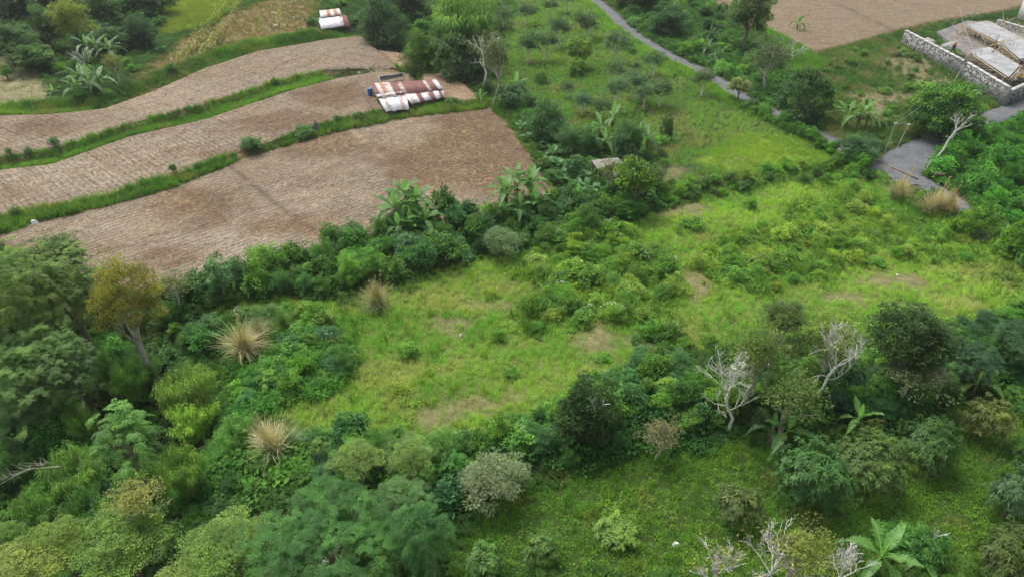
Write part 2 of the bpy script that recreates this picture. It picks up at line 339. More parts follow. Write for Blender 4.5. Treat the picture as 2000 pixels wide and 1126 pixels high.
# ploughed fields -----------------------------------------------------------
def field_mat(name, pale, dark, rows, cross, red=(.185, .135, .095)):
    m, t = nt(name); col = N(t, 'ShaderNodeAttribute', attribute_name='col').outputs['Color']
    uv = N(t, 'ShaderNodeAttribute', attribute_name='row').outputs['Vector']
    def tex(sx, sy, det, rough=.65, off=0):
        mp = N(t, 'ShaderNodeMapping'); mp.inputs['Scale'].default_value = (sx, sy, 1); mp.inputs['Location'].default_value = (off, off*.7, 0)
        t.links.new(uv, mp.inputs[0]); n = N(t, 'ShaderNodeTexNoise', _Scale=1., _Detail=det, _Roughness=rough); t.links.new(mp.outputs[0], n.inputs['Vector']); return n.outputs[0]
    straw = tex(*rows, 5., .75); crumb = tex(5., 6., 4., .7, 5); patch = tex(.10, .16, 4., .6, 9); patch2 = tex(.35, .6, 3., .6, 13)
    c = ramp(t, straw, [(.38, dark), (.50, tuple((a+b)/2 for a, b in zip(pale, dark))), (.60, pale)])
    c = mixc(t, c, mixc(t, c, (red[0]/.2, red[1]/.16, red[2]/.12), 1., 'MULTIPLY'), ramp(t, patch, [(.46, (0,)*3), (.62, (.7,)*3)]))
    c = mixc(t, c, ramp(t, patch2, [(.32, (.8,)*3), (.66, (1.12,)*3)]), 1., 'MULTIPLY')
    c = mixc(t, c, ramp(t, crumb, [(.3, (.7,)*3), (.52, (1,)*3), (.75, (1.2,)*3)]), 1., 'MULTIPLY')
    if cross:                              # tractor lines across the strip
        w = N(t, 'ShaderNodeTexWave', wave_type='BANDS', bands_direction='X', _Scale=cross, _Distortion=5., _Detail=2.)
        w.inputs['Detail Scale'].default_value = .25; t.links.new(uv, w.inputs['Vector'])
        lines = ramp(t, w.outputs['Fac'], [(.0, (.66,)*3), (.04, (1,)*3)])
        c = mixc(t, c, mixc(t, c, lines, 1., 'MULTIPLY'), ramp(t, tex(.3, .12, 3., .6, 3), [(.42, (.0,)*3), (.6, (1.,)*3)]))
    fw = N(t, 'ShaderNodeTexWave', wave_type='BANDS', bands_direction='Y' if rows[1] > rows[0] else 'X', _Scale=.5, _Distortion=.4, _Detail=3.); fw.inputs['Detail Scale'].default_value = 1.2; t.links.new(uv, fw.inputs['Vector'])
    c = mixc(t, c, mixc(t, c, ramp(t, fw.outputs['Fac'], [(.0, (.76,)*3), (.45, (1,)*3), (1., (1.07,)*3)]), 1., 'MULTIPLY'), ramp(t, tex(.22, .3, 3., .6, 21), [(.36, (.25,)*3), (.6, (1.,)*3)])) if rows != (2.5, 2.5) else c
    c = mixc(t, c, col, 1., 'MULTIPLY')
    b = N(t, 'ShaderNodeBsdfPrincipled', _Roughness=.95); b.inputs['Specular IOR Level'].default_value = .1; t.links.new(c, b.inputs['Base Color'])
    h = N(t, 'ShaderNodeMath', operation='ADD'); t.links.new(straw, h.inputs[0]); t.links.new(crumb, h.inputs[1])
    bp = N(t, 'ShaderNodeBump', _Strength=.8, _Distance=.1); t.links.new(h.outputs[0], bp.inputs['Height']); t.links.new(bp.outputs[0], b.inputs['Normal'])
    o = N(t, 'ShaderNodeOutputMaterial'); t.links.new(b.outputs[0], o.inputs[0]); return m
def rowuv(p0, p1, z):
    a = poly_z([p0, p1], z); d = a[1]-a[0]; d /= np.linalg.norm(d)
    return lambda x, y: (x*d[0] + y*d[1], -x*d[1] + y*d[0])
MARKS = {'field_low': [([(425, 305), (520, 384), (575, 425), (640, 470)], .32, .58), ([(682, 250), (740, 300), (792, 350)], .4, 1.55), ([(520, 384), (640, 330), (700, 300)], .3, .85),
                       ([(860, 375), (905, 415)], .4, .75), ([(250, 470), (380, 445), (560, 392)], .25, .72), ([(200, 490), (330, 468), (430, 432)], .25, .75), ([(940, 215), (985, 258)], .35, 1.25)],
         'field_mid': [([(694, 158), (715, 190), (735, 222)], .3, .7), ([(20, 420), (300, 350)], .5, .8)], 'field_top': [], 'patch': [], 'patch_two': [], 'field_far': [([(1640, 10), (1740, 58)], .8, .75)]}
DARKS = {'field_low': [(375, 438, 40, 7), (330, 500, 45, 10), (390, 400, 70, 30), (880, 320, 130, 60), (920, 250, 80, 40), (1000, 340, 60, 60), (640, 285, 90, 22), (560, 440, 60, 16)],
         'field_mid': [(400, 300, 70, 10), (640, 185, 70, 22), (560, 240, 90, 20)], 'field_top': [(100, 250, 60, 16)], 'patch': [], 'patch_two': [], 'field_far': []}
PALES = {'field_low': [(470, 480, 120, 40), (560, 400, 60, 24), (880, 385, 50, 16), (240, 450, 110, 26)], 'field_mid': [(140, 340, 120, 24), (330, 300, 80, 20)], 'field_top': [(330, 190, 140, 30), (150, 262, 60, 12)], 'patch': [], 'patch_two': [], 'field_far': []}
FS = dict(
 field_low=('ploughed_field', (.322, .264, .194), (.145, .112, .079), (1.6, 4.6), 0, ((340, 368), (800, 230))),
 field_mid=('ploughed_field', (.322, .264, .194), (.145, .112, .079), (3.6, 1.3), .10, ((0, 330), (560, 178))),
 field_top=('ploughed_field', (.322, .264, .194), (.145, .112, .079), (3.6, 1.3), .10, ((100, 221), (500, 100))),
 patch=('ploughed_field', (.40, .30, .20), (.20, .14, .09), (.5, 4.), 0, ((825, 160), (900, 165))),
 patch_two=('ploughed_field', (.40, .28, .20), (.17, .11, .08), (.5, 4.), 0, ((740, 100), (800, 110))),
 field_far=('dry_field', (.27, .215, .145), (.14, .108, .07), (2.5, 2.5), 0, ((1500, 50), (1750, 55))))
for k, (nm, pale, dark, rows, cross, ax) in FS.items():
    pw = PW[k]; z0 = Z[k]; lo = pw.min(0); hi = pw.max(0); lo = np.maximum(lo, (-130, 0)); hi = np.minimum(hi, (150, 300)); st = .35 if k in ('field_low', 'patch', 'patch_two') else .5
    def colf(x, y, k=k, z0=z0):
        c = np.ones((len(x), 3)); n = fbm(x/1.3, y/1.3, 31)
        for ln, w, v in MARKS[k]:
            d = ldist(poly_z(ln, z0), x, y) + (n-.5)*.35; m = (1 - ss(w*.5, w*1.1, d)); c = c*(1-m[:, None]) + c*v*m[:, None]
        for e in DARKS[k]: m = ss(-2.2, 1.2, sdist(poly_z(ellp(*e), z0), x, y) + (n-.5)*4)*.85; c = lerp(c, (.66, .55, .46), m)
        for e in PALES[k]: m = ss(-3, 1.5, sdist(poly_z(ellp(*e), z0), x, y) + (n-.5)*2.5)*.8; c = c*(1 + np.outer(m, (.22, .27, .32)))
        return c
    rag = lambda x, y, pw=pw, st=st: sdist(pw, x, y) > -st*.45
    def snap(x, y, pw=pw):                 # outer corners are drawn in to the field's edge
        d = np.full(x.shape, 1e9); bx = x.copy(); by = y.copy()
        for k in range(len(pw)):
            (ax, ay), (cx, cy_) = pw[k], pw[(k+1) % len(pw)]; ex, ey = cx-ax, cy_-ay; t = np.clip(((x-ax)*ex + (y-ay)*ey)/(ex*ex+ey*ey+1e-9), 0, 1)
            qx, qy = ax+t*ex, ay+t*ey; dd = np.hypot(x-qx, y-qy); m = dd < d; d = np.where(m, dd, d); bx = np.where(m, qx, bx); by = np.where(m, qy, by)
        o = sdist(pw, x, y) < 0; w = .25*(fbm(x/1.5, y/1.5, 41) - .5); cx0, cy0 = pw.mean(0); L = np.hypot(cx0-bx, cy0-by) + 1e-6
        return np.where(o, bx + (cx0-bx)/L*np.abs(w), x), np.where(o, by + (cy0-by)/L*np.abs(w), y)
    me = grid_mesh(nm, np.arange(lo[0], hi[0]+st, st), np.arange(lo[1], hi[1]+st, st), terr, field_mat(nm, pale, dark, rows, cross), colf, rag, rowuv(*ax, z0), .03, snap)
    tag(link(nm, me), kind='structure')
# roads ---------------------------------------------------------------------
M_road = hard_mat('worn_asphalt', (.135, .14, .148), (.095, .098, .103), .35, rough=.9, bump=.3)
def smooth_line(l, step=1.):
    l = np.array(l, float); d = np.concatenate([[0], np.cumsum(np.hypot(*np.diff(l, axis=0).T))]); s = np.arange(0, d[-1], step)
    q = np.stack([np.interp(s, d, l[:, 0]), np.interp(s, d, l[:, 1])], 1)
    for _ in range(3): q[1:-1] = (q[:-2] + 2*q[1:-1] + q[2:])/4
    return q
for k, (l, wd) in RW.items():
    q = smooth_line(l); T = np.gradient(q, axis=0); T /= np.linalg.norm(T, axis=1)[:, None]; S = np.stack([T[:, 1], -T[:, 0]], 1)
    off = np.array([-.56, -.52, -.25, 0, .25, .52, .56])*wd; dz = np.array([-.15, .03, .055, .065, .055, .03, -.15]) + {'a': 0, 'b': .004, 'c': .008}[k]
    V = q[:, None] + S[:, None]*off[None, :, None]; wob = .12*(vn(q[:, 0]*.9, q[:, 1]*.9, 4) - .5); V[:, 0] += S*wob[:, None]; V[:, 1] += S*wob[:, None]
    V = np.concatenate([V, (terr(V[..., 0], V[..., 1]) + dz)[..., None]], 2); n, mm = V.shape[:2]
    i = (np.arange(n-1)[:, None]*mm + np.arange(mm-1)).ravel(); g = Geo(); g.add(V.reshape(-1, 3), np.stack([i, i+1, i+mm+1, i+mm], 1)[:, ::-1])
    tag(g.obj('road', M_road, None, True), kind='structure')
lo = apron.min(0)-1; hi = apron.max(0)+1
tag(link('road', grid_mesh('road', np.arange(lo[0], hi[0], .3), np.arange(lo[1], hi[1], .3), terr, M_road, None, lambda x, y: sdist(apron, x, y) > -.2, None, .085)), kind='structure')
# footpath beside the far field
pl = smooth_line(poly_z([(1690, 96), (1640, 108), (1590, 128), (1560, 150), (1520, 178), (1495, 192)], .2))
T = np.gradient(pl, axis=0); T /= np.linalg.norm(T, axis=1)[:, None]; S = np.stack([T[:, 1], -T[:, 0]], 1)
V = pl[:, None] + S[:, None]*np.array([-.8, -.35, .35, .8])[None, :, None]*(1 + .4*(vn(pl[:, 0], pl[:, 1], 3)-.5))[:, None, None]; V = np.concatenate([V, (terr(V[..., 0], V[..., 1]) + np.array([-.02, .05, .05, -.02]))[..., None]], 2)
n, mm = V.shape[:2]; i = (np.arange(n-1)[:, None]*mm + np.arange(mm-1)).ravel(); g = Geo(); g.add(V.reshape(-1, 3), np.stack([i, i+1, i+mm+1, i+mm], 1)[:, ::-1])
tag(g.obj('footpath', hard_mat('trodden_earth', (.30, .24, .18), (.2, .16, .12), 1.), None, True), kind='structure')
# ------------------------------------------------------------------ foliage prototypes (unit crowns: radius 1, centred on 0)
def unit(v): return v / (np.linalg.norm(v, axis=-1, keepdims=True) + 1e-9)
def leafq(Pn, D, Nn, L, Wd, fold=.25, droop=.15):
    D = unit(D); S = unit(np.cross(D, Nn)); Nn = np.cross(S, D)
    L = np.asarray(L)[..., None]*np.ones((len(Pn), 1)); Wd = np.asarray(Wd)[..., None]*np.ones((len(Pn), 1))
    mid = Pn + D*L*.45; tip = Pn + D*L; tip[:, 2] -= (L*droop)[:, 0]
    return np.stack([Pn, mid + S*Wd*.5 + Nn*Wd*fold, tip, mid - S*Wd*.5 + Nn*Wd*fold], 1)
def rdir(r, n): return unit(r.normal(size=(n, 3)))
def lumpy(d, seed, amt):                   # uneven outline
    x, y, z = d[:, 0], d[:, 1], d[:, 2]
    return 1 + amt*(2*vn(x*2.2 + 7, y*2.2 + z*1.7 + 3, seed) - 1) + amt*.6*(2*vn(x*5 + 2, y*5 + z*4, seed+1) - 1)
def proto_crown(seed, nc, per, cr, L, Wd, droop=.3, radial=.8, shell=(.62, 1.), zlo=-.75, lump=.25, fold=.25, inner=.15, flat=0., tone=.3):
    r = np.random.default_rng(seed); g = Geo()
    d = rdir(r, nc*3); d = d[d[:, 2] > zlo][:nc]; nc = len(d)
    rad = r.uniform(shell[0], shell[1], nc)*lumpy(d, seed, lump); k = r.random(nc) < inner; rad[k] *= r.uniform(.3, .8, k.sum())
    c = d*(rad*(1 - cr*.5))[:, None]; c[:, 2] *= 1 - flat
    crs = cr*r.uniform(.65, 1.3, nc); tn = r.uniform(.5-tone, .5+tone, nc)
    i = np.repeat(np.arange(nc), per); n = len(i); q = rdir(r, n); q[:, 2] = np.abs(q[:, 2])*.8 + q[:, 2]*.2; q = unit(q)
    Pn = c[i] + q*(crs[i]*r.uniform(.35, 1., n)**.6)[:, None]*[1, 1, .8]
    D = q*radial + r.normal(size=(n, 3))*.45 + d[i]*.35; D[:, 2] -= droop
    Nn = unit(q*.5 + d[i]*.3 + [0, 0, .8] + r.normal(size=(n, 3))*.3)
    sz = r.uniform(.7, 1.3, n)
    return g.quads(leafq(Pn, D, Nn, L*sz, Wd*sz, fold), np.clip(tn[i] + r.normal(size=n)*.16, 0, 1))
def proto_rosette(seed, nr, per, L, Wd, zlo=-.6, lump=.22, shell=(.72, 1.), tone=.25):
    r = np.random.default_rng(seed); g = Geo(); d = rdir(r, nr*3); d = d[d[:, 2] > zlo][:nr]; nr = len(d)
    c = d*(r.uniform(*shell, nr)*lumpy(d, seed, lump))[:, None]; tn = r.uniform(.5-tone, .5+tone, nr); tn[r.random(nr) < .12] = .95
    i = np.repeat(np.arange(nr), per); n = len(i); ax = unit(d[i] + [0, 0, .5]); q = rdir(r, n); q = q - ax*(q*ax).sum(1, keepdims=True); q = unit(q)
    D = q + ax*r.uniform(-.25, .8, n)[:, None]; sz = r.uniform(.7, 1.2, n)
    return g.quads(leafq(c[i] + r.normal(size=(n, 3))*.02, D, ax, L*sz, Wd*sz, .2, .45), np.clip(tn[i] + r.normal(size=n)*.12, 0, 1))
def proto_feather(seed, nc, fr, L, pairs, pl, pw, zlo=-.6, lump=.28, flat=0., spread=.5, tone=.28, shell=(.55, 1.)):
    r = np.random.default_rng(seed); g = Geo(); d = rdir(r, nc*3); d = d[d[:, 2] > zlo][:nc]; nc = len(d)
    c = d*(r.uniform(*shell, nc)*lumpy(d, seed, lump)*(1-L*.4))[:, None]; c[:, 2] *= 1-flat; tn = r.uniform(.5-tone, .5+tone, nc)
    i = np.repeat(np.arange(nc), fr); n = len(i); a = r.uniform(0, 6.283, n)
    D = np.stack([np.cos(a), np.sin(a), r.uniform(-.1, .7, n)], 1) + d[i]*spread; D = unit(D); Lf = L*r.uniform(.7, 1.25, n)
    s = (np.arange(pairs)+.6)/pairs; Q = []; A = []
    for t in s:
        Pn = c[i] + D*(Lf*t)[:, None]; Pn[:, 2] -= Lf*.55*t*t
        T = D.copy(); T[:, 2] -= 1.1*t; T = unit(T); S = unit(np.cross(T, [0, 0, 1.])); up = np.cross(S, T); tap = (1.15 - .75*abs(t-.4))
        for sg in (-1, 1):
            Q.append(leafq(Pn, S*sg + T*.45 - up*.2, up, pl*tap*r.uniform(.8, 1.2, n), pw, .1, .1)); A.append(np.clip(tn[i] + r.normal(size=n)*.1, 0, 1))
    return g.quads(np.concatenate(Q), np.concatenate(A))
def proto_bamboo(seed, culms, per, L, Wd, lean=.8):
    r = np.random.default_rng(seed); g = Geo(); k = Geo()
    for _ in range(culms):
        a = r.uniform(0, 6.283); q = lean*math.sqrt(r.uniform(.02, 1)); hh = r.uniform(1.5, 2.05)*(1-.22*q); t = np.linspace(0, 1, 9)
        pts = np.stack([np.cos(a)*(.08 + q*t**2.2), np.sin(a)*(.08 + q*t**2.2), -1 + hh*(t - .22*q*t**3.5)], 1) + [r.normal()*.04, r.normal()*.04, 0]
        k.tube(pts, np.linspace(.012, .004, 9), 4, r.random(), False); tn = r.uniform(.25, .75)
        n = per; tt = r.uniform(.28, 1., n)**.8; Pn = np.stack([np.interp(tt, t, pts[:, j]) for j in range(3)], 1)
        out = r.normal(size=(n, 3))*[1, 1, .35] + [math.cos(a)*.5, math.sin(a)*.5, 0]; out = unit(out); ln = r.uniform(.03, .2, n)*(1.25-.5*tt)
        Pn = Pn + out*ln[:, None]; Pn[:, 2] -= ln*.45
        D = out*.8 + r.normal(size=(n, 3))*.3; D[:, 2] -= .65; sz = r.uniform(.7, 1.25, n)
        g.quads(leafq(Pn, D, unit(out*.4 + [0, 0, 1.]), L*sz, Wd*sz, .1, .2), np.clip(tn + r.normal(size=n)*.14, 0, 1))
    return g, k
PROTO = {}
def reg(k, mat, gens, stem=None): PROTO[k] = [g.mesh('foliage', mat) for g in gens]
reg('mango', M_gloss, [proto_rosette(s, 560, 14, .135, .036, -.7, .36, (.6, 1.)) for s in (1, 2, 3)])
reg('mango_small', M_gloss, [proto_rosette(s, 210, 13, .2, .055, -.6, .32, (.5, 1.)) for s in (4, 5, 6)])
reg('glossy', M_gloss, [proto_crown(s, 240, 60, .18, .065, .042, .05, .9, (.66, 1.02), -.85, .36, .2, .12) for s in (7, 8)])
reg('leafy', M_leaf, [proto_crown(s, 74, 44, .30, .15, .085, .2, .65, (.3, 1.08), -.3, .5, .2, .12, 0., .38) for s in (11, 12, 13, 14)])
reg('fine', M_leaf, [proto_crown(s, 120, 60, .24, .075, .038, .15, .9, (.5, 1.), -.55, .4, .2, .12) for s in (15, 16, 17)])
reg('fine_big', M_leaf, [proto_crown(s, 150, 140, .21, .040, .021, .12, .9, (.55, 1.), -.55, .32, .2, .12, 0., .42) for s in (51, 52, 53)])
reg('orchard', M_leaf, [proto_crown(s, 70, 44, .27, .10, .05, .35, .7, (.4, 1.), -.45, .36, .2, .15) for s in (54, 55, 56)])
reg('weedy', M_soft, [proto_crown(s, 84, 34, .27, .15, .05, -.35, .7, (.4, 1.05), -.2, .4, .2, .2, 0., .35) for s in (18, 19, 20)])
reg('feather', M_soft, [proto_feather(s, 80, 5, .34, 7, .10, .034) for s in (21, 22, 23)])
reg('feather_big', M_soft, [proto_feather(s, 420, 6, .15, 7, .045, .013, -.55, .38, 0., .5, .35, (.45, 1.)) for s in (24, 25)])
reg('tree', M_leaf, [proto_crown(s, 230, 60, .19, .062, .036, .28, .7, (.55, 1.), -.7, .42, .2, .18) for s in (26, 27, 28)])
reg('drape', M_leaf, [proto_crown(s, 150, 44, .2, .085, .06, .75, .5, (.78, 1.), -.95, .26, .15, .05) for s in (29, 30)])
reg('sparse', M_leaf, [proto_crown(s, 130, 24, .17, .062, .036, .1, .8, (.35, 1.), -.6, .3, .2, .35) for s in (31, 32)])
reg('plume', M_soft, [proto_crown(s, 150, 44, .21, .12, .022, .05, 1., (.6, 1.), -.6, .26, .1, .1, 0., .3) for s in (33, 34)])
_bb = [proto_bamboo(s, 34, 300, .13, .02) for s in (35, 36, 37)]
PROTO['bamboo'] = [b[0].mesh('foliage', M_soft) for b in _bb]; CULMS = [b[1].mesh('culms', M_culm) for b in _bb]
def stems_mesh(seed, n):
    r = random.Random(seed); g = Geo()
    for _ in range(n):
        a = r.uniform(0, 6.28); q = r.uniform(.1, .6); g.tube([(0, 0, -1.05), (q*.3*math.cos(a), q*.3*math.sin(a), -.4), (q*math.cos(a), q*math.sin(a), .3)], [.05, .035, .01], 4, r.random(), False)
    return g.mesh('stem', M_bark)
STEMS = [stems_mesh(s, 6) for s in (1, 2, 3)]
rng = random.Random(5)
def limbs(g, p, d, length, rad, depth, r, tips, spread=.7, up=.25, kids=(2, 3), wig=.12, k=5, minrad=.006, shrink=.72):
    n = 5; pts = [np.array(p)]; d = np.array(d, float)
    for q in range(n-1):
        d = unit(d + np.array([r.gauss(0, wig), r.gauss(0, wig), r.gauss(0, wig) + up*.12])); pts.append(pts[-1] + d*length/(n-1))
    e = max(minrad, rad*.62); g.tube(pts, np.linspace(rad, e, n), k if depth > 1 else 4 if depth == 1 else 3, r.random(), False)
    if depth == 0: tips.append(pts[-1]); return
    for q in range(r.randint(*kids)):
        b = unit(np.cross(d, [r.gauss(0, 1), r.gauss(0, 1), r.gauss(0, 1)])); nd = unit(d + b*spread*r.uniform(.6, 1.3) + np.array([0, 0, up*.5]))
        at = pts[-1] if q == 0 else pts[r.choice([2, 3, 4])]
        limbs(g, at, nd, length*shrink*r.uniform(.8, 1.15), max(minrad, e*(.9 if q == 0 else .7)), depth-1, r, tips, spread, up, kids, wig, k, minrad, shrink)
def crown_fit(x0, y0, x1, y1, trunk, bmin=.45):
    """crown box in the photograph + clear trunk in metres -> base point, radii, crown centre height"""
    mx, my = (x0+x1)/2, (y0+y1)/2; up = max(.6, trunk + 1.)
    for _ in range(14):
        x, y, z = (float(v) for v in hit(mx, my, up)); f = project(x, y, z+up)[2]
        a = (x1-x0)/2*f/F; rv = (y1-y0)/2*f/F; e = math.atan2(H-z-up, y)
        b = max(bmin*a, math.sqrt(max(.01, (rv*rv - (a*math.sin(e))**2)))/math.cos(e)); b = min(b, 2.2*a)
        up = .5*up + .5*(trunk + b*(.9 if trunk > .3 else .62))
    return x, y, z, a, b, up
NT = [0]
def tree(kind, box, trunk, col, name, label, cat='tree', group=None, lean=(0, 0), bark=None, limb=5, dark=None):
    x, y, z, a, b, up = crown_fit(*box, .31 if kind == 'bamboo' else trunk, .8 if kind == 'orchard' else .45); NT[0] += 1; r = random.Random(NT[0]*7+3)
    t = thing(name, label, cat, (x, y, z - .05), 0, group); ps = PROTO[kind]; i = r.randrange(len(ps))
    part = 'crown' if cat == 'tree' else 'foliage'
    if kind == 'bamboo':
        b = up; link('foliage', ps[i], t, (0, 0, b), (0, 0, r.uniform(0, 6.28)), (a, a, b), col); link('culms', CULMS[i], t, (0, 0, b), (0, 0, r.uniform(0, 6.28)), (a, a, b)); return t
    link(part, ps[i], t, (lean[0], lean[1], up), (0, 0, r.uniform(0, 6.28)), (a, a, b), col)
    if trunk > .3 or kind in ('glossy', 'tree', 'mango', 'feather_big', 'sparse'):
        g = Geo(); rad = max(.05, min(.34, .045*(a+up*.4))); top = np.array([lean[0], lean[1], up - b*.25]); m = top*.5 + [r.gauss(0, .05)*up, r.gauss(0, .05)*up, 0]
        pts = np.array([[0, 0, 0], [0, 0, .25], (m*.6)*[1, 1, 1.1], m*[1, 1, 1.15], top]); g.tube(pts, [rad*1.3, rad, rad*.85, rad*.75, rad*.55], 7, .5)
        for q in range(limb):
            an = q*6.28/limb + r.uniform(-.5, .5); el = r.uniform(.0, .75); e = np.array([lean[0] + math.cos(an)*a*.72*math.cos(el), lean[1] + math.sin(an)*a*.72*math.cos(el), up + b*(.75*math.sin(el) - .05)])
            s = pts[3]*(.4) + pts[4]*.6 if q % 2 else pts[3]*.85 + pts[4]*.15; mm = (s+e)/2 + [0, 0, -.06*b]
            g.tube([s, mm, e], [rad*.45, rad*.3, rad*.1], 5, r.random(), False)
            g.tube([mm, mm + (e-mm)*.6 + [r.gauss(0, .15)*a, r.gauss(0, .15)*a, .25*b]], [rad*.22, rad*.06], 4, r.random(), False)
        g.obj('trunk', bark or M_bark, t, True)
    else: link('stem', STEMS[r.randrange(3)], t, (0, 0, up), (0, 0, r.uniform(0, 6.28)), (a, a, up/1.05))
    return t
def shrub_at(x, y, w, h, kind, col, name, label, cat, group, flowers=0, stems=True):
    z = terr1(x, y); NT[0] += 1; r = random.Random(NT[0]*11+1); ps = PROTO[kind]
    t = thing(name, label, cat, (x, y, z - .03), 0, group); b = h*.6
    f = link('foliage', ps[r.randrange(len(ps))], t, (0, 0, h*.42), (r.gauss(0, .2), r.gauss(0, .2), r.uniform(0, 6.28)), (w/2*r.uniform(.85, 1.25), w/2*r.uniform(.8, 1.2), b*r.uniform(.8, 1.25)), col)
    if stems: link('stem', STEMS[r.randrange(3)], t, (0, 0, h*.42), None, (w/2, w/2, h*.42))
    if flowers: link('flowers', FLOWERS[r.randrange(2)], t, (0, 0, h*.42), (0, 0, r.uniform(0, 6.28)), (w/2, w/2, b))
    return t
def flower_mesh(seed):
    r = np.random.default_rng(seed); g = Geo(); d = rdir(r, 200); d = d[(d[:, 2] > .35) & (d[:, 0] > .1)][:14]; i = np.repeat(np.arange(len(d)), 5); n = len(i)
    q = rdir(r, n); q[:, 2] *= .3; g.quads(leafq(d[i]*1.0 + r.normal(size=(n, 3))*.03, q, np.zeros((n, 3)) + [0, -.3, 1.], .05, .04, .1, 0), .5); return g.mesh('flowers', hard_mat('white_petals', (.8, .8, .76), (.7, .7, .62), 2., bump=0))
FLOWERS = [flower_mesh(3), flower_mesh(4)]
# bananas and other large-leaved plants -------------------------------------
def big_leaf(seed, arch, width, tears, L0=.16):
    r = random.Random(seed); g = Geo(); n = 13; s = np.linspace(0, 1, n)
    x = s*(1 - .25*arch*s); zz = s*.28*(1-arch*.4) - arch*.75*s**2.4; ce = np.stack([x, 0*s, zz], 1)
    prof = np.sin(np.pi*np.clip((s - L0)/(1-L0), 0, 1)**.72)**.75*width/2
    for sg in (-1, 1):
        for k in range(n-1):
            if s[k+1] <= L0: continue
            gap = .35 if r.random() < tears else 0; dr = r.uniform(.0, .35)*(1 if tears else .3); w0, w1 = max(prof[k], .012), max(prof[k+1], .004)
            sh = .05*r.uniform(.3, 1)
            q = np.array([ce[k], ce[k+1], ce[k+1] + [sh, sg*w1, .22*w1 - dr*w1], ce[k] + [sh + gap*.07, sg*w0, .22*w0 - dr*w0]])
            g.quads((q if sg > 0 else q[::-1])[None], r.uniform(.3, .6))
    g.tube(ce + [0, 0, .004], np.linspace(.016, .004, n), 4, 1., False)
    return g
BL = {'up': [big_leaf(s, .12, .30, .15) for s in (1, 2)], 'mid': [big_leaf(s, .5, .26, .4) for s in (3, 4, 5)], 'droop': [big_leaf(s, 1.0, .25, .5) for s in (6, 7)], 'wide': [big_leaf(s, .45, .52, .0, .3) for s in (8, 9)]}
BLM = {k: [g.mesh('leaf', M_banana) for g in v] for k, v in BL.items()}
_st = Geo(); _st.tube([(0, 0, 0), (0, 0, .35), (.02, .01, .7), (.03, .02, 1)], [.13, .11, .09, .06], 7, .5); STEMB = _st.mesh('stem', M_stem, True)
_bu = Geo(); _bu.quads(leafq(*(lambda r, n: (r.normal(size=(n, 3))*[.1, .1, .25], np.stack([r.normal(size=n)*.3, r.normal(size=n)*.3, -np.ones(n)], 1), rdir(r, n)))(np.random.default_rng(2), 16), .6, .16), .4); DEADL = _bu.mesh('dead_leaves', M_dry)
BANC = (.075, .17, .045)
def banana(px, py, stem, L, n, label, group=None, col=BANC, name='banana_plant', cat='banana plant', young=True, wide=False, dead=True, world=None):
    NT[0] += 1; r = random.Random(NT[0]*5+2)
    x, y, z = world if world else (float(v) for v in hit(px, py)); t = thing(name, label, cat, (x, y, z - .05), 0, group)
    if stem > .15: link('stem', STEMB, t, None, (r.gauss(0, .05), r.gauss(0, .05), r.uniform(0, 6)), (1, 1, stem))
    a0 = r.uniform(0, 6.28)
    for k in range(n):
        age = k/(n-1) if n > 1 else 0; a = a0 + k*2.4 + r.uniform(-.25, .25)
        if wide: kind, el = 'wide', r.uniform(.5, 1.2) - age*.7
        elif k == 0 and young: kind, el = 'up', r.uniform(1.2, 1.4)
        elif age < .55: kind, el = 'mid', 1.05 - age*1.0 + r.uniform(-.1, .15)
        else: kind, el = 'droop', .55 - (age-.55)*1.1 + r.uniform(-.1, .1)
        sc = L*r.uniform(.82, 1.08)*(.8 if k == 0 else 1); br = 1 + (.75 if k == 0 and young else r.uniform(-.15, .25))
        c = tuple(v*br*(1.2 if k == 0 and i < 2 else 1) for i, v in enumerate(col))
        link('leaf', r.choice(BLM[kind]), t, (.03*math.cos(a), .03*math.sin(a), stem*.97), (r.uniform(-.15, .15), -el, a), (sc, sc, sc), c)
    if dead and stem > 1: link('dead_leaves', DEADL, t, (0, 0, stem*.8), None, (1, 1, stem*.35), (.20, .13, .07))
    return t
# tall clump grass -----------------------------------------------------------
def tussock(seed, n, arch, plumes):
    r = np.random.default_rng(seed); g = Geo(); a = np.where(r.random(n) < .6, r.normal(0, .8, n), r.uniform(0, 6.283, n)); out = r.uniform(.05, .85, n); Ln = r.uniform(.6, 1.05, n); t = np.linspace(0, 1, 6)
    b = r.normal(size=(n, 2))*.07; w = r.uniform(.006, .012, n)
    for k in range(5):
        P0, P1 = [np.stack([b[:, 0] + np.cos(a)*out*Ln*(.35*q + arch*q*q), b[:, 1] + np.sin(a)*out*Ln*(.35*q + arch*q*q), Ln*(q*(1.15-.35*out) - .55*out*arch*q**2.6)], 1) for q in (t[k], t[k+1])]
        S = np.stack([-np.sin(a), np.cos(a), 0*a], 1); w0 = (w*(1-t[k]*.8))[:, None]; w1 = (w*(1-t[k+1]*.85))[:, None]
        g.quads(np.stack([P0-S*w0, P0+S*w0, P1+S*w1, P1-S*w1], 1), np.clip(r.normal(size=n)*.2 + .5, 0, 1))
    h = Geo()
    for _ in range(plumes):
        q = r.uniform(0, 6.283); o = r.uniform(.02, .3); tip = np.array([math.cos(q)*o, math.sin(q)*o, r.uniform(1.15, 1.5)]); h.tube([(0, 0, .2), tip*[.4, .4, .6], tip], [.006, .006, .004], 3, .5, False)
        m = 14; Pn = tip - np.array([math.cos(q)*o*.3, math.sin(q)*o*.3, .35])*r.random((m, 1)); h.quads(leafq(Pn, r.normal(size=(m, 3))*.5 + [0, 0, 1.], rdir(r, m), .09, .022, 0, .2), r.random(m))
    return g, h
TU = [tussock(s, 480, .85, 4) for s in (1, 2, 3)]; TUM = [(a.mesh('blades', M_dry), b.mesh('seed_heads', M_dry)) for a, b in TU]
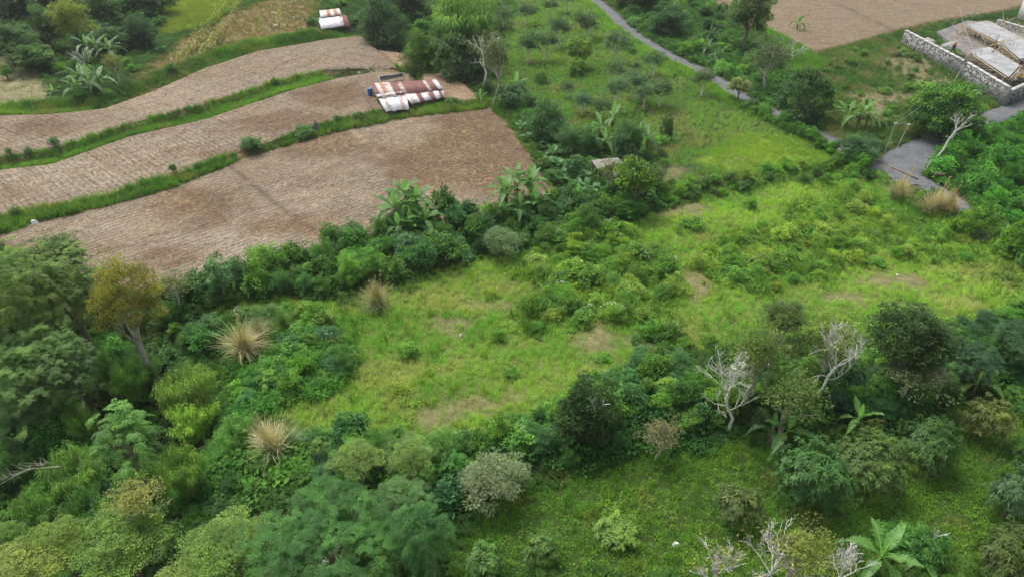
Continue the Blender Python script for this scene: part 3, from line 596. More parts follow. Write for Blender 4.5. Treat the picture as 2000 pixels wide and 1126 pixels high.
def clump_grass(px, py, h, w, col, label, seeds=True, group=None, inner=None, lean=(0, 0)):
    NT[0] += 1; x, y, z = (float(v) for v in hit(px, py)); t = thing('tall_grass_clump', label, 'grass clump', (x, y, z - .05), 0, group); t.rotation_euler = (lean[1], lean[0], 0); i = NT[0] % 3
    link('blades', TUM[i][0], t, None, (0, 0, i), (w/1.35, w/1.35, h*.95), col)
    if inner: link('green_blades', TUM[(i+1) % 3][0], t, None, (0, 0, 2.+i), (w/1.5, w/1.5, h*.62), inner)
    if seeds: link('seed_heads', TUM[i][1], t, None, (0, 0, i), (w/1.5, w/1.5, h*.92), (.40, .34, .2))
    return t
# bare and half-dead trees ----------------------------------------------------
def bare_tree(px, py, base, tips_box, label, seed, leafcol=None, depth=5, lean=(0, 0), trunk=.45, name='bare_tree', fork=True, twig=.011, thick=1.):
    """px, py: the root in the photo; tips_box: the branches' box. Of several growths the one that fills the box best is kept"""
    x, y, z = (float(v) for v in hit(px, py)); f = project(x, y, z)[2]; x0, y0, x1, y1 = tips_box; t_ = (563-y0)/F; q = y*(t_*CP - SP)/(CP + t_*SP)
    h = q + H - z; wd = (x1-x0)*f/F; n = trunk*h; L = (h - n)*.42; rad = .019*h*thick; top = np.array([lean[0]*wd, lean[1]*wd, n]); tx = ((x0-px)*f/F, (x1-px)*f/F); cx = (tx[0]+tx[1])/2; best = None
    for s in range(10):
        r = random.Random(seed + 100*s); bs = []; tips = []; nb = 4
        for k in range(nb + 3):
            a = k*6.28/nb + r.uniform(-.4, .4); low = k >= nb
            d = unit(np.array([math.cos(a)*(.9 if low else .55) + cx/wd*.8, math.sin(a)*(.7 if low else .45), r.uniform(.15, .5) if low else r.uniform(.8, 1.35)])); b = Geo()
            s0 = top*r.uniform(.55, .85) if low else top*(.93 if k % 2 else 1)
            limbs(b, s0, d, L*r.uniform(.85, 1.15)*(.7 if low else 1)*max(.75, min(1.2, wd/h)), rad*(.3 if low else .5), depth-1-low, r, tips, .6, .35, (3, 4) if depth < 5 else (2, 4), .16, 5, twig, .68); bs.append(b)
        V = np.concatenate([np.concatenate(b.v) for b in bs]); e = abs(V[:, 0].min()-tx[0]) + abs(V[:, 0].max()-tx[1]) + .7*abs(V[:, 2].max()-h)
        if best is None or e < best[0]: best = (e, bs, tips, V)
    e, bs, tips, V = best; t = thing(name, label, 'tree', (x, y, z - .1), 0); g = Geo()
    g.tube([(0, 0, 0), (0, 0, .2), top*[.35, .35, .45] + [.04*h, 0, 0], top*[.7, .7, .75], top], [rad*1.35, rad, rad*.8, rad*.72, rad*.65], 8, .5, False); g.obj('trunk', M_white, t, True)
    for b in bs: b.obj('branch', M_white, t, True)
    t.scale = (min(1.2, max(.7, wd/(np.ptp(V[:, 0])))), 1, min(1.4, max(.7, h/V[:, 2].max())))
    if leafcol:
        rr = np.random.default_rng(seed); T = np.array(tips); T = T[rr.random(len(T)) < .16]; i = np.repeat(np.arange(len(T)), 3); m = len(i); g2 = Geo()
        g2.quads(leafq(T[i] + rr.normal(size=(m, 3))*.22, rr.normal(size=(m, 3)) + [0, 0, .3], rdir(rr, m), rr.uniform(.14, .26, m), rr.uniform(.08, .13, m)), rr.random(m)); o = g2.obj('crown', M_leaf, t); o.color = (*leafcol, 1)
    return t
# ------------------------------------------------------------------ stuff: points that carry shared blades and leaves
def stuff(name, pts, tints, protos, scl, tilt=.15, seed=0, aniso=None):
    r = np.random.default_rng(seed); n = len(pts); me = bpy.data.meshes.new(name); me.vertices.add(n); me.vertices.foreach_set('co', pts.ravel().astype(np.float32))
    rot = np.stack([r.normal(size=n)*tilt, r.normal(size=n)*tilt, r.uniform(0, 6.283, n)], 1)
    def at(nm, ty, key, v): a = me.attributes.new(nm, ty, 'POINT'); a.data.foreach_set(key, np.asarray(v, np.int32 if ty == 'INT' else np.float32).ravel())
    at('rot', 'FLOAT_VECTOR', 'vector', rot); at('scl', 'FLOAT', 'value', scl); at('pick', 'INT', 'value', r.integers(0, len(protos), n))
    at('tint', 'FLOAT_COLOR', 'color', np.concatenate([tints, np.ones((n, 1))], 1))
    o = link(name, me); tag(o, kind='stuff'); ng = bpy.data.node_groups.new(name, 'GeometryNodeTree')
    ng.interface.new_socket('Geometry', in_out='INPUT', socket_type='NodeSocketGeometry'); ng.interface.new_socket('Geometry', in_out='OUTPUT', socket_type='NodeSocketGeometry')
    I = ng.nodes.new('NodeGroupInput'); O = ng.nodes.new('NodeGroupOutput'); J = ng.nodes.new('GeometryNodeJoinGeometry'); P_ = ng.nodes.new('GeometryNodeInstanceOnPoints')
    for p in protos:
        oi = ng.nodes.new('GeometryNodeObjectInfo'); oi.inputs['Object'].default_value = p; gi = ng.nodes.new('GeometryNodeGeometryToInstance')
        ng.links.new(oi.outputs['Geometry'], gi.inputs[0]); ng.links.new(gi.outputs[0], J.inputs[0])
    def na(nm, ty): a = ng.nodes.new('GeometryNodeInputNamedAttribute'); a.data_type = ty; a.inputs['Name'].default_value = nm; return a.outputs['Attribute']
    ng.links.new(I.outputs[0], P_.inputs['Points']); ng.links.new(J.outputs[0], P_.inputs['Instance']); P_.inputs['Pick Instance'].default_value = True
    ng.links.new(na('pick', 'INT'), P_.inputs['Instance Index']); ng.links.new(na('rot', 'FLOAT_VECTOR'), P_.inputs['Rotation']); ng.links.new(na('scl', 'FLOAT'), P_.inputs['Scale'])
    ng.links.new(P_.outputs[0], O.inputs[0]); md = o.modifiers.new('scatter', 'NODES'); md.node_group = ng; return o
LIB = bpy.data.collections.new('library')  # sources of the scattered blades; not linked to the scene
def src(g, nm, mat=None): o = bpy.data.objects.new(nm, g.mesh(nm, mat or M_grass)); LIB.objects.link(o); return o
def tuft(seed, n, spread, wid, lean):
    r = np.random.default_rng(seed); g = Geo(); a = r.uniform(0, 6.283, n); b = r.normal(size=(n, 2))*spread; h = r.uniform(.45, 1., n); ln = r.uniform(.1, lean, n)
    f = r.uniform(0, 6.283, n); S = np.stack([np.cos(f), np.sin(f), 0*f], 1)*wid*r.uniform(.6, 1.3, n)[:, None]; Pn = np.concatenate([b, np.zeros((n, 1))], 1); d = np.stack([np.cos(a), np.sin(a)], 1)
    M1 = Pn + np.concatenate([d*(ln*.35)[:, None], (h*.6)[:, None]], 1); T1 = Pn + np.concatenate([d*ln[:, None], h[:, None]], 1)
    g.quads(np.stack([Pn-S, Pn+S, M1+S*.7, M1-S*.7], 1), r.random(n)); g.add(np.concatenate([M1-S*.7, M1+S*.7, T1], 0), np.stack([np.arange(n), np.arange(n)+n, np.arange(n)+2*n], 1), r.random(n)); return g
def herb(seed, n, L, Wd, rad, hgt):
    r = np.random.default_rng(seed); d = rdir(r, n); d[:, 2] = np.abs(d[:, 2]); Pn = d*[rad, rad, hgt]*r.uniform(.4, 1, (n, 1)); D = d + r.normal(size=(n, 3))*.5; D[:, 2] *= .5
    return Geo().quads(leafq(Pn, D, unit(d*.4 + [0, 0, 1.] + r.normal(size=(n, 3))*.3), L*r.uniform(.7, 1.3, n), Wd*r.uniform(.7, 1.3, n), .2), r.random(n))
TUFT = [src(tuft(s, 22, .22, .018, .5), 'tuft') for s in (1, 2, 3, 4)]; TALL = [src(tuft(s, 30, .2, .022, .65), 'tuft') for s in (5, 6, 7)]
HERB = [src(herb(s, 26, .17, .085, .36, .4), 'herb') for s in (1, 2, 3)]; VINE = [src(herb(s, 40, .2, .17, .55, .32), 'vine') for s in (4, 5, 6)]
FERN = [src(proto_feather(s, 7, 3, .6, 6, .16, .05, 0.), 'fern') for s in (7, 8)]
def inside(poly, dens, seed, excl=None, jit=1.2):
    r = np.random.default_rng(seed); lo = np.maximum(poly.min(0), (-120, 8)); hi = np.minimum(poly.max(0), (135, 185)); n = int((hi[0]-lo[0])*(hi[1]-lo[1])*dens)
    x = r.uniform(lo[0], hi[0], n); y = r.uniform(lo[1], hi[1], n); px, py, f = project(x, y, 0*x)
    k = (px > -90) & (px < 2090) & (py > -80) & (py < 1200); x, y = x[k], y[k]
    k = sdist(poly, x, y) + jit*(fbm(x/1.8, y/1.8, seed+3)-.5)*2 > 0; x, y = x[k], y[k]
    if excl is not None: k = ~excl(x, y); x, y = x[k], y[k]
    return x, y
def xyz(x, y, dz=-.02): return np.stack([x, y, terr(x, y) + dz], 1)
def mixt(a, b, w): return np.array(a)[None]*(1-w[:, None]) + np.array(b)[None]*w[:, None]
# ------------------------------------------------------------------ sheds, hut, building site
def P3(px, py, z): x, y = at_z(px, py, z); return np.array([float(x), float(y), z])
TIN = {}
def tin_mat(k, c, c2, rough, metal):
    m = hard_mat('tin_' + k, c, c2, 1.2, rough, .1, False, metal); TIN[k] = m
tin_mat('zinc', (.60, .62, .64), (.46, .46, .47), .5, .1); tin_mat('dull', (.56, .55, .54), (.42, .33, .28), .6, .1); tin_mat('rust', (.22, .085, .07), (.13, .05, .045), .8, 0); tin_mat('orange', (.52, .25, .09), (.28, .12, .06), .8, 0); tin_mat('mixed', (.55, .52, .50), (.24, .10, .08), .7, .05)
def roof(parent, A, B, Cc, D, kinds, seed, rows=1):
    """corrugated sheets between back edge A-B and front edge D-C"""
    r = random.Random(seed); n = len(kinds[0]); A, B, Cc, D = (np.array(v) for v in (A, B, Cc, D)); nrm = unit(np.cross(B-A, D-A)); nrm = nrm if nrm[2] > 0 else -nrm
    for j in range(rows):
        for i in range(n):
            u = np.linspace(i/n - .004, (i+1)/n + .012, 17); v0, v1 = j/rows - (.01 if j else 0), (j+1)/rows + (.01 if j < rows-1 else r.uniform(-.03, .03)); g = Geo(); row = []
            lift = .008*(i % 2) + .006*(rows-j) + r.uniform(0, .006); tw = r.uniform(-.008, .008)
            for v in (v0, v1):
                Pn = (A*(1-u[:, None]) + B*u[:, None])*(1-v) + (D*(1-u[:, None]) + Cc*u[:, None])*v
                Pn = Pn + nrm*(np.cos(np.arange(17)*math.pi)[:, None]*.012 + lift + tw*v); row.append(Pn)
            k = np.arange(16); g.add(np.concatenate(row), np.stack([k, k+1, k+18, k+17], 1)); o = g.obj('roof_sheet', TIN[kinds[j % len(kinds)][i]], parent)
            so_ = o.modifiers.new('thickness', 'SOLIDIFY'); so_.thickness = .006
BUILT = []
def built(x, y):
    m = np.zeros(np.shape(x), bool)
    for q in BUILT: m |= sdist(q, x, y) > 0
    return m
def rel(o, v): return np.array(v) - np.array(o)
# big shed by the middle field
o0 = P3(795, 192, .8); shed = thing('tin_shed', 'long low shed with patchwork roof of rusty red and pale tin sheets', 'shed', o0)
a, b, c, d = P3(724, 163, 2.1), P3(850, 156, 2.1), P3(864, 173.5, 1.72), P3(740, 193, 1.62)
zb = lambda px, py, z: rel(o0, P3(px, py, z))
K = dict(z='zinc', d='dull', r='rust', o='orange', m='mixed')
kk = lambda s: [K[q] for q in s]
roof(shed, rel(o0, a), rel(o0, b), rel(o0, c), rel(o0, d), [kk('rdomdrrmrrrrrrmrrz')], 3)
roof(shed, zb(735, 185, 1.78), zb(791, 178, 1.78), zb(799, 213, .95), zb(754, 219, .95), [kk('zmzzzmz')], 4)
roof(shed, zb(790, 185, 1.66), zb(863, 172.5, 1.66), zb(870, 190, 1.15), zb(803, 203, 1.15), [kk('dmzzrrzzmrrzzrm')], 5)
g = Geo()
for q in [(730, 168, 1.95), (790, 163, 1.9), (848, 161, 1.95), (861, 173, 1.6), (737, 187, 1.6), (791, 190, 1.5), (866, 189, 1.05), (806, 202, 1.05), (756, 217, .88), (796, 212, .88), (830, 197, 1.05)]:
    t = zb(*q); gz = float(terr(*(np.array([v]) for v in (P3(*q)[0], P3(*q)[1])))[0]) - o0[2] - .1; Geo().box((t[0], t[1], (t[2]+gz)/2), (.12, .12, t[2]-gz)).obj('post', M_wood, shed)
for (q, w) in (((738, 187, 1.55), (757, 216, .85)), ((804, 202, 1.0), (867, 189, 1.0)), ((727, 167, 1.9), (737, 186, 1.6)), ((862, 174, 1.55), (867, 188, 1.05)), ((758, 216, .85), (797, 211, .85))):
    s, e = zb(*q), zb(*w); n = 7; L = np.linalg.norm((e-s)[:2]); an = math.atan2(e[1]-s[1], e[0]-s[0])
    for k in range(n):
        p = s + (e-s)*(k+.5)/n; Geo().box((p[0], p[1], p[2]*.5 - .05), (L/n*.93, .03, p[2]*.97 + .1), an).obj('wall_board', M_wood, shed)
BUILT.append(np.array([P3(*q, .8)[:2] for q in ((728, 176), (858, 168), (871, 190), (805, 203), (798, 213), (757, 219))]))
o1 = P3(760, 155, .9); tar = thing('tarpaulin_shelter', 'low lean-to covered with black tarpaulin behind the patchwork shed', 'shelter', o1); zt = lambda px, py, z: rel(o1, P3(px, py, z))
def sheet(pts, n, m, sag, seed, dz=.03):
    A, B, Cc, D = (np.array(v, float) for v in pts); u, v = np.meshgrid(np.linspace(0, 1, n), np.linspace(0, 1, m)); u = u.ravel()[:, None]; v = v.ravel()[:, None]
    V = (A*(1-u)+B*u)*(1-v) + (D*(1-u)+Cc*u)*v; V[:, 2] += (fbm(V[:, 0]*1.7, V[:, 1]*1.7, seed)-.5)*sag; i = (np.arange(m-1)[:, None]*n + np.arange(n-1)).ravel(); F4 = np.stack([i, i+1, i+n+1, i+n], 1)
    W2 = V - [0, 0, dz]; g = Geo(); g.add(V, F4); g.add(W2, F4[:, ::-1]); e = [(k, k+1) for k in range(n-1)] + [((k+1)*n-1, (k+2)*n-1) for k in range(m-1)] + [(m*n-1-k, m*n-2-k) for k in range(n-1)] + [(n*(m-1-k), n*(m-2-k)) for k in range(m-1)]
    g.add(np.concatenate([V, W2]), [[p, p+n*m, q+n*m, q] for p, q in e]); return g
M_tarp = hard_mat('black_tarpaulin', (.012, .011, .013), (.02, .018, .018), 2., .9)
sheet([zt(740, 151, 1.5), zt(786, 143, 1.5), zt(787, 149, 1.25), zt(743, 159, 1.25)], 12, 6, .25, 3).obj('tarpaulin', M_tarp, tar)
for q in ((739, 151, 1.6), (787, 143, 1.6), (788, 150, 1.3), (743, 160, 1.3)):
    t = zt(*q); Geo().tube([(t[0], t[1], -.3), tuple(t)], [.05, .04], 5).obj('post', M_pale, tar)
Geo().tube([zt(739, 150, 1.62), zt(788, 142, 1.62)], [.05, .04], 5).obj('ridge_pole', M_white, tar); Geo().tube([zt(739, 150, 1.62), zt(743, 160, 1.35)], [.05, .04], 5).obj('rafter', M_white, tar)
x, y, z = (float(v) for v in hit(723.5, 187)); br = thing('blue_barrel', 'blue plastic barrel standing at the left end of the patchwork shed', 'barrel', (x, y, z))
s = np.linspace(0, 1, 9); g = Geo(); g.tube(np.stack([0*s, 0*s, s*1.], 1), .33 + .03*np.sin(s*math.pi) - .03*(np.abs(s-.33) < .06) - .03*(np.abs(s-.66) < .06), 14); o = g.obj('drum', M_plain, br, True); o.color = (.02, .16, .42, 1)
g = Geo(); g.tube([(0, 0, .985), (0, 0, 1.04)], [.345, .335], 14); o = g.obj('lid', M_plain, br); o.color = (.03, .20, .46, 1)
# upper small shed
o2 = P3(655, 50, 1.9); sh2 = thing('small_tin_shed', 'small pale tin shed with rust along its ridge beside the upper field', 'shed', o2); z2 = lambda px, py, z: rel(o2, P3(px, py, z))
roof(sh2, z2(624, 21, 3.3), z2(662, 17, 3.3), z2(667, 29, 2.9), z2(626, 35, 2.9), [kk('zdozod')], 6)
roof(sh2, z2(621, 36, 2.8), z2(667, 29, 2.8), z2(672, 51, 2.1), z2(628, 58, 2.1), [kk('zzzzdzm')], 7)
roof(sh2, z2(667, 29, 2.7), z2(676, 30, 2.7), z2(684, 50, 2.1), z2(672, 52, 2.1), [kk('rr')], 8)
for q, w in (((622, 38, 2.6), (629, 57, 2.0)), ((629, 57, 2.0), (672, 51, 2.0)), ((672, 51, 2.0), (684, 50, 2.0))):
    s_, e = z2(*q), z2(*w); L = np.linalg.norm((e-s_)[:2]); an = math.atan2(e[1]-s_[1], e[0]-s_[0]); n = max(2, int(L/.7))
    for k in range(n):
        p = s_ + (e-s_)*(k+.5)/n; Geo().box((p[0], p[1], p[2]*.5 - .1), (L/n*.94, .03, p[2]*.97), an).obj('wall_board', M_wood, sh2)
BUILT.append(np.array([P3(*q, 2.)[:2] for q in ((622, 48), (690, 44), (688, 52), (628, 58))]))
# hut among the trees and a white sheet roof next to it
o3 = P3(1190, 345, 0); hut = thing('thatched_hut', 'grey weathered hut roof half hidden by trees at the foot of the orchard', 'hut', o3); z3 = lambda px, py, z: rel(o3, P3(px, py, z))
M_thatch = hard_mat('weathered_thatch', (.33, .31, .28), (.25, .22, .18), 3.)
def panels(parent, A, B, Cc, D, n, nm, mat, seed):
    r = random.Random(seed); A, B, Cc, D = (np.array(v, float) for v in (A, B, Cc, D))
    for k in range(n):
        u0, u1 = k/n, (k+1)/n + .02; q = [A*(1-u0)+B*u0, A*(1-u1)+B*u1, D*(1-u1)+Cc*u1, D*(1-u0)+Cc*u0]; l = .02*(k % 2) + r.uniform(0, .02)
        sheet([v + [0, 0, l] for v in q], 3, 5, .08, seed+k, .04).obj(nm, mat, parent)
panels(hut, z3(1155, 313, 2.3), z3(1205, 308, 2.3), z3(1216, 318, 2.0), z3(1168, 330, 1.9), 6, 'roof_panel', M_thatch, 5)
for q in ((1157, 315, 2.2), (1204, 309, 2.2), (1215, 318, 1.95), (1169, 329, 1.85)): t = z3(*q); Geo().tube([(t[0], t[1], -.2), tuple(t)], [.06, .05], 5).obj('post', M_wood, hut)
o4 = P3(1235, 355, 0); wr = thing('white_sheet_roof', 'white sheet roof showing through the bushes beside the grey hut', 'roof', o4); z4 = lambda px, py, z: rel(o4, P3(px, py, z))
for q in ([(1232, 326), (1262, 323), (1264, 331), (1236, 338)], [(1228, 337), (1238, 334), (1250, 352), (1234, 355)], [(1197, 338), (1218, 330), (1220, 340), (1200, 346)]):
    o = sheet([z4(*v, 1.8) for v in q], 5, 4, .15, 9).obj('sheet', M_plain, wr); o.color = (.75, .77, .8, 1)
for q in ((1232, 327), (1262, 324), (1263, 331), (1249, 351), (1199, 345), (1219, 331)): t = z4(*q, 1.78); Geo().tube([(t[0], t[1], -.2), tuple(t)], .04, 4).obj('post', M_wood, wr)
# stone boundary wall --------------------------------------------------------
M_stone = hard_mat('pale_mortar', (.36, .355, .345), (.21, .207, .2), 1.2); M_rub = hard_mat('field_stone', (.14, .14, .145), (.08, .08, .083), 2., rnd=.8)
def stone_wall(line, h, label, seed, th=.45):
    o = np.append(line[0], float(terr(line[0][:1], line[0][1:])[0])); t = thing('stone_wall', label, 'wall', o); r = random.Random(seed); stone = Geo()
    for (p, q) in zip(line[:-1], line[1:]):
        p, q = np.array(p), np.array(q); L = np.linalg.norm(q-p); dr = (q-p)/L; nr = np.array([dr[1], -dr[0]]); nr = -nr if nr@(-(p+q)/2) < 0 else nr; an = math.atan2(dr[1], dr[0]); m = (p+q)/2
        z0 = min(float(terr(np.array([v[0]]), np.array([v[1]]))[0]) for v in (p, q)) - o[2] - .4; c = m - o[:2]; top = h
        g = Geo(); g.box((c[0], c[1], (z0+top)/2), (L, th, top-z0), an); g.obj('mortar_face', M_stone, t)
        nc = max(2, int(L/1.5))
        for k in range(nc):
            e = p + dr*L*(k+.5)/nc - o[:2]; Geo().box((e[0], e[1], top + .06), (L/nc*.985, th+.12, .12), an).obj('coping', M_conc, t)
        s = .0
        zz = z0 + .25
        while zz < top - .12:
            s = r.uniform(0, .3)
            while s < L - .2:
                w = r.uniform(.16, .46); hh = r.uniform(.14, .34); zo = zz; zz = zz + r.uniform(-.1, .1); e = p + dr*(s+w/2) + nr*th/2 - o[:2]
                if r.random() < .64:
                    ang = np.sort(np.array([k + r.uniform(-.3, .3) for k in range(6)]))*math.pi/3; ru = np.cos(ang)*w*.44*r.uniform(.8, 1.1); rv = np.sin(ang)*hh*.5; ba = np.stack([e[0] + dr[0]*ru, e[1] + dr[1]*ru, zz + rv], 1)
                    ins = np.stack([e[0] + dr[0]*ru*.75 + nr[0]*.05, e[1] + dr[1]*ru*.75 + nr[1]*.05, zz + rv*.75], 1); k6 = np.arange(6); rn = r.random()
                    stone.add(np.concatenate([ba, ins, ins.mean(0)[None]]), np.stack([k6, (k6+1) % 6, 6 + (k6+1) % 6, 6+k6], 1), rn); stone.add(np.concatenate([ins, ins.mean(0)[None]]), np.stack([k6, (k6+1) % 6, k6*0+6], 1), rn)
                s += w + r.uniform(.0, .12); zz = zo
            zz += .22
    so2 = stone.obj('stones', M_rub, t); so2['kind'] = 'stuff'; return t
w0, w1, w2, w3 = (P3(*q, .35)[:2] for q in ((1762, 86), (1880, 152), (1960, 203), (2040, 168)))
stone_wall([w0, w1, w2], 2.3, 'long grey rubble stone wall bounding the rough plot beside the building site', 4)
stone_wall([w2 + [.4, .3], w3], 2.0, 'short return of rubble stone wall facing the lane below the building site', 5)
n = np.array([w2-w0]); n = n/np.linalg.norm(n); nb = np.array([n[0][1], -n[0][0]]); nb = nb if nb[1] > 0 else -nb
# the site behind the wall
M_fresh = hard_mat('fresh_concrete', (.37, .375, .38), (.22, .222, .225), .5, bump=.05); M_bambo = hard_mat('cut_bamboo', (.62, .50, .34), (.42, .33, .22), 2., rnd=.35)
o5 = np.append(P3(1930, 120, .4)[:2], .4); site = thing('unfinished_building', 'unfinished concrete building with roof slabs on bamboo props behind the stone wall', 'building', o5); z5 = lambda px, py, z: rel(o5, P3(px, py, z))
def slab(pts, th, nm='roof_slab', mat=None):
    V = np.array(pts); n_ = len(V); g = Geo(); W2 = V - [0, 0, th]; k = np.arange(n_); q = (k+1) % n_
    return g.add(np.concatenate([V, W2]), np.stack([k, q, q+n_, k+n_], 1)[:, ::-1]).add(V, [list(range(n_))]).add(W2, [list(range(n_))[::-1]]).obj(nm, mat or M_fresh, site)
SL = [[(1893, 99), (1932, 92), (1991, 128), (1970, 151)], [(1887, 48), (1930, 41), (2004, 80), (1962, 88)], [(1956, 84), (2010, 72), (2040, 105), (1992, 115)]]
sl_z = [1.9, 2.1, 2.4]; dens_ = random.Random(9); props = Geo(); beams = Geo()
for pts, zz in zip(SL, sl_z):
    Q = [z5(*q, zz) for q in pts]; slab(Q, .18); m = len(Q)
    for i in range(m):
        A, B = Q[i], Q[(i+1) % m]; L = np.linalg.norm(B-A); dirn = (B-A)/L; out = np.array([dirn[1], -dirn[0], 0]); cc = sum(Q)/m; out = -out if out@(A-cc) < 0 else out
        for k in range(int(L/.55)):
            p = A + dirn*(k*.55 + dens_.uniform(0, .2)); u = dens_.uniform(-.1, .9)
            props.tube([p - out*.5 + [0, 0, -.32], p + out*(u*1.6+.25) + [0, 0, -.30 + dens_.uniform(-.05, .1)]], .035, 4, dens_.random())
            if dens_.random() < .8: props.tube([p + out*dens_.uniform(-.3, .5) + [0, 0, -zz+.2], p + out*dens_.uniform(-.2, .6) + [dens_.uniform(-.3, .3), 0, .3*dens_.random() - .15]], .04, 4, dens_.random())
        props.tube([A + out*.3 + [0, 0, -.1], B + out*.3 + [0, 0, -.1]], .05, 4, .6)
    for f1, f2 in ((.1, .1), (.9, .1), (.1, .9), (.9, .9), (.5, .5)):
        p = (Q[0]*(1-f1)+Q[1]*f1)*(1-f2) + (Q[3]*(1-f1)+Q[2]*f1)*f2; Geo().box((p[0], p[1], (p[2]-.2-.6)/2), (.22, .22, p[2]+.4)).obj('column', M_conc, site)
r = random.Random(3)
for px, py, zz in [(1880, 75, .6), (1875, 66, .6), (1890, 62, .8), (1868, 62, .6), (1895, 70, .6), (1912, 118, 1.), (1985, 150, 2), (1945, 85, 2.), (1958, 92, 2.), (1925, 85, 1.5), (1990, 60, 2.6), (1962, 45, 2.6), (1940, 100, 2), (1870, 70, .5), (1978, 100, 2.), (1995, 140, 2.)]:
    p = z5(px, py, zz)
    for _ in range(5): q = np.array([r.uniform(-1, 1.4), r.uniform(-1, 1), r.uniform(.2, 1.8)]); props.tube([p - q*.6, p + q], .04, 4, r.random())
for _ in range(90):                    # offcuts lying about the site
    p = z5(r.uniform(1850, 2010), r.uniform(48, 150), .58); a = r.uniform(0, 6.28); q = np.array([math.cos(a), math.sin(a), r.uniform(0, .25)])*r.uniform(.4, 1.6); props.tube([p, p+q], .035, 4, r.random())
pp = props.obj('bamboo_formwork', M_bambo, site); pp['kind'] = 'stuff'
slab([z5(*q, .55) for q in ((1830, 62), (1890, 40), (2040, 60), (2040, 140), (1975, 160), (1900, 118))], .5, 'floor_slab', hard_mat('site_floor', (.22, .205, .19), (.11, .105, .10), .7))
o6 = P3(1985, 40, .4); wh = thing('white_house', 'white rendered house corner cut off by the frame above the building site', 'house', o6); z6 = lambda px, py, z: rel(o6, P3(px, py, z))
A, B = z6(1986, 34, .4), z6(2120, 62, .4); dd = unit(B-A); bk = np.array([-dd[1], dd[0], 0])
g = Geo(); c6 = A + dd*6 + bk*4; g.box((c6[0], c6[1], 2.), (12, 8, 4.6), math.atan2(dd[1], dd[0])); o = g.obj('wall', M_plain, wh); o.color = (.78, .78, .77, 1)
g = Geo(); g.box((c6[0], c6[1], 4.36), (12.5, 8.5, .16), math.atan2(dd[1], dd[0])); g.obj('roof', M_conc, wh)
for k in range(3):
    w = A + dd*(2 + 3.2*k) - bk*.03; fr = Geo().box((w[0], w[1], 2.1), (1.3, .1, 1.3), math.atan2(dd[1], dd[0])).obj('window', M_wood, wh); w = w - bk*.05; o = Geo().box((w[0], w[1], 2.1), (1.1, .04, 1.1), math.atan2(dd[1], dd[0])).obj('pane', M_tarp, fr)
A, B = P3(1945, 48, .4), P3(2060, 92, .4)
stone_wall([P3(1945, 52, .4)[:2], P3(2050, 82, .4)[:2]], 1.6, 'grey rubble wall below the white house at the back of the site', 8)
BUILT.append(np.array([P3(*q, .4)[:2] for q in ((1838, 66), (1890, 36), (2080, 30), (2080, 150), (1975, 172), (1900, 128))]))
# rubble, sand and boards
def heap(px, py, wd, h, nm, label, cat, mat, seed):
    x, y, z = (float(v) for v in hit(px, py)); n = 24; u, v = np.meshgrid(np.linspace(-1, 1, n), np.linspace(-1, 1, n)); rr = np.hypot(u, v).ravel(); zz = h*np.clip(1-rr**1.4, 0, 1)*(.7 + .6*fbm(u.ravel()*2, v.ravel()*2, seed)) - .05
    i = (np.arange(n-1)[:, None]*n + np.arange(n-1)).ravel(); g = Geo(); g.add(np.stack([u.ravel()*wd/2, v.ravel()*wd/2, zz], 1), np.stack([i, i+1, i+n+1, i+n], 1)); o = g.obj(nm, mat, None, True); o.location = (x, y, z); return tag(o, label, cat)
x, y, z = (float(v) for v in hit(1862, 92)); heap(1862, 92, 4.6, .9, 'sand_heap', 'grey heap of builder sand behind the stone wall', 'heap', hard_mat('grey_sand', (.34, .33, .33), (.24, .235, .23), 1.5), 3)
heap(1812, 82, 3.2, .7, 'rubble_heap', 'pale rubble heap at the far end of the stone wall', 'heap', hard_mat('pale_rubble', (.5, .44, .38), (.28, .24, .2), 3.), 5)
x, y, z = (float(v) for v in hit(1907, 187)); t = Geo().box((0, 0, .3), (1.5, 1.1, .7), .5, tilt=(.15, .1, .5)).obj('concrete_block', M_fresh); t.location = (x, y, z); tag(t, 'tilted pale concrete block lying in the weeds below the stone wall', 'block')
for k, (p, q) in enumerate((((1895, 190), (1955, 196)), ((1905, 197), (1948, 190)), ((1880, 203), (1930, 196)))):
    A, B = (np.array([float(v) for v in hit(*w)]) for w in (p, q)); o = Geo().tube([(0, 0, .08), tuple(B-A + [0, 0, .1])], [.06, .045], 5).obj('bamboo_pole', M_bambo); o.location = A; tag(o, 'loose bamboo pole lying by the lane under the stone wall', 'pole', 'bamboo poles by the lane')
# poles and wires
def pole(base, h, lean, label, arm=True, rad=.045):
    x, y, z = (float(v) for v in hit(*base)); t = thing('utility_pole', label, 'pole', (x, y, z)); top = np.array([lean[0], lean[1], h]); Geo().tube([(0, 0, -.3), top*.5, top], [rad, rad*.85, rad*.7], 8).obj('post', M_conc, t, True)
    if arm:
        Geo().box(top - [0, 0, .25], (.6, .05, .05), .3).obj('crossarm', M_wood, t)
        for q in (-.25, .25): o = Geo().tube([top + [q*.95, q*.3, -.2], top + [q*.95, q*.3, -.06], top + [q*.95, q*.3, .05]], [.05, .09, .04], 8).obj('insulator', M_plain, t); o.color = (.85, .85, .85, 1)
    if 'insulators' in label:
        for q in (-.09, .09): o = Geo().tube([top + [q, 0, -.06], top + [q*1.2, 0, .04], top + [q*1.2, 0, .12]], [.04, .09, .05], 8).obj('insulator', M_plain, t); o.color = (.85, .85, .85, 1)
    return np.array([x, y, z]) + top
t1 = pole((1727, 300), 3.6, (.3, .2), 'slim grey pole with white insulators beside the lane, left of a pair', False)
t2 = pole((1743, 306), 3.8, (.7, .1), 'slim leaning grey pole with white insulators beside the lane, right of a pair', False)
t3 = pole((1859, 166), 5., (1.6, .6), 'leaning pale pole with a wooden board at its top in front of the stone wall', False, .06)
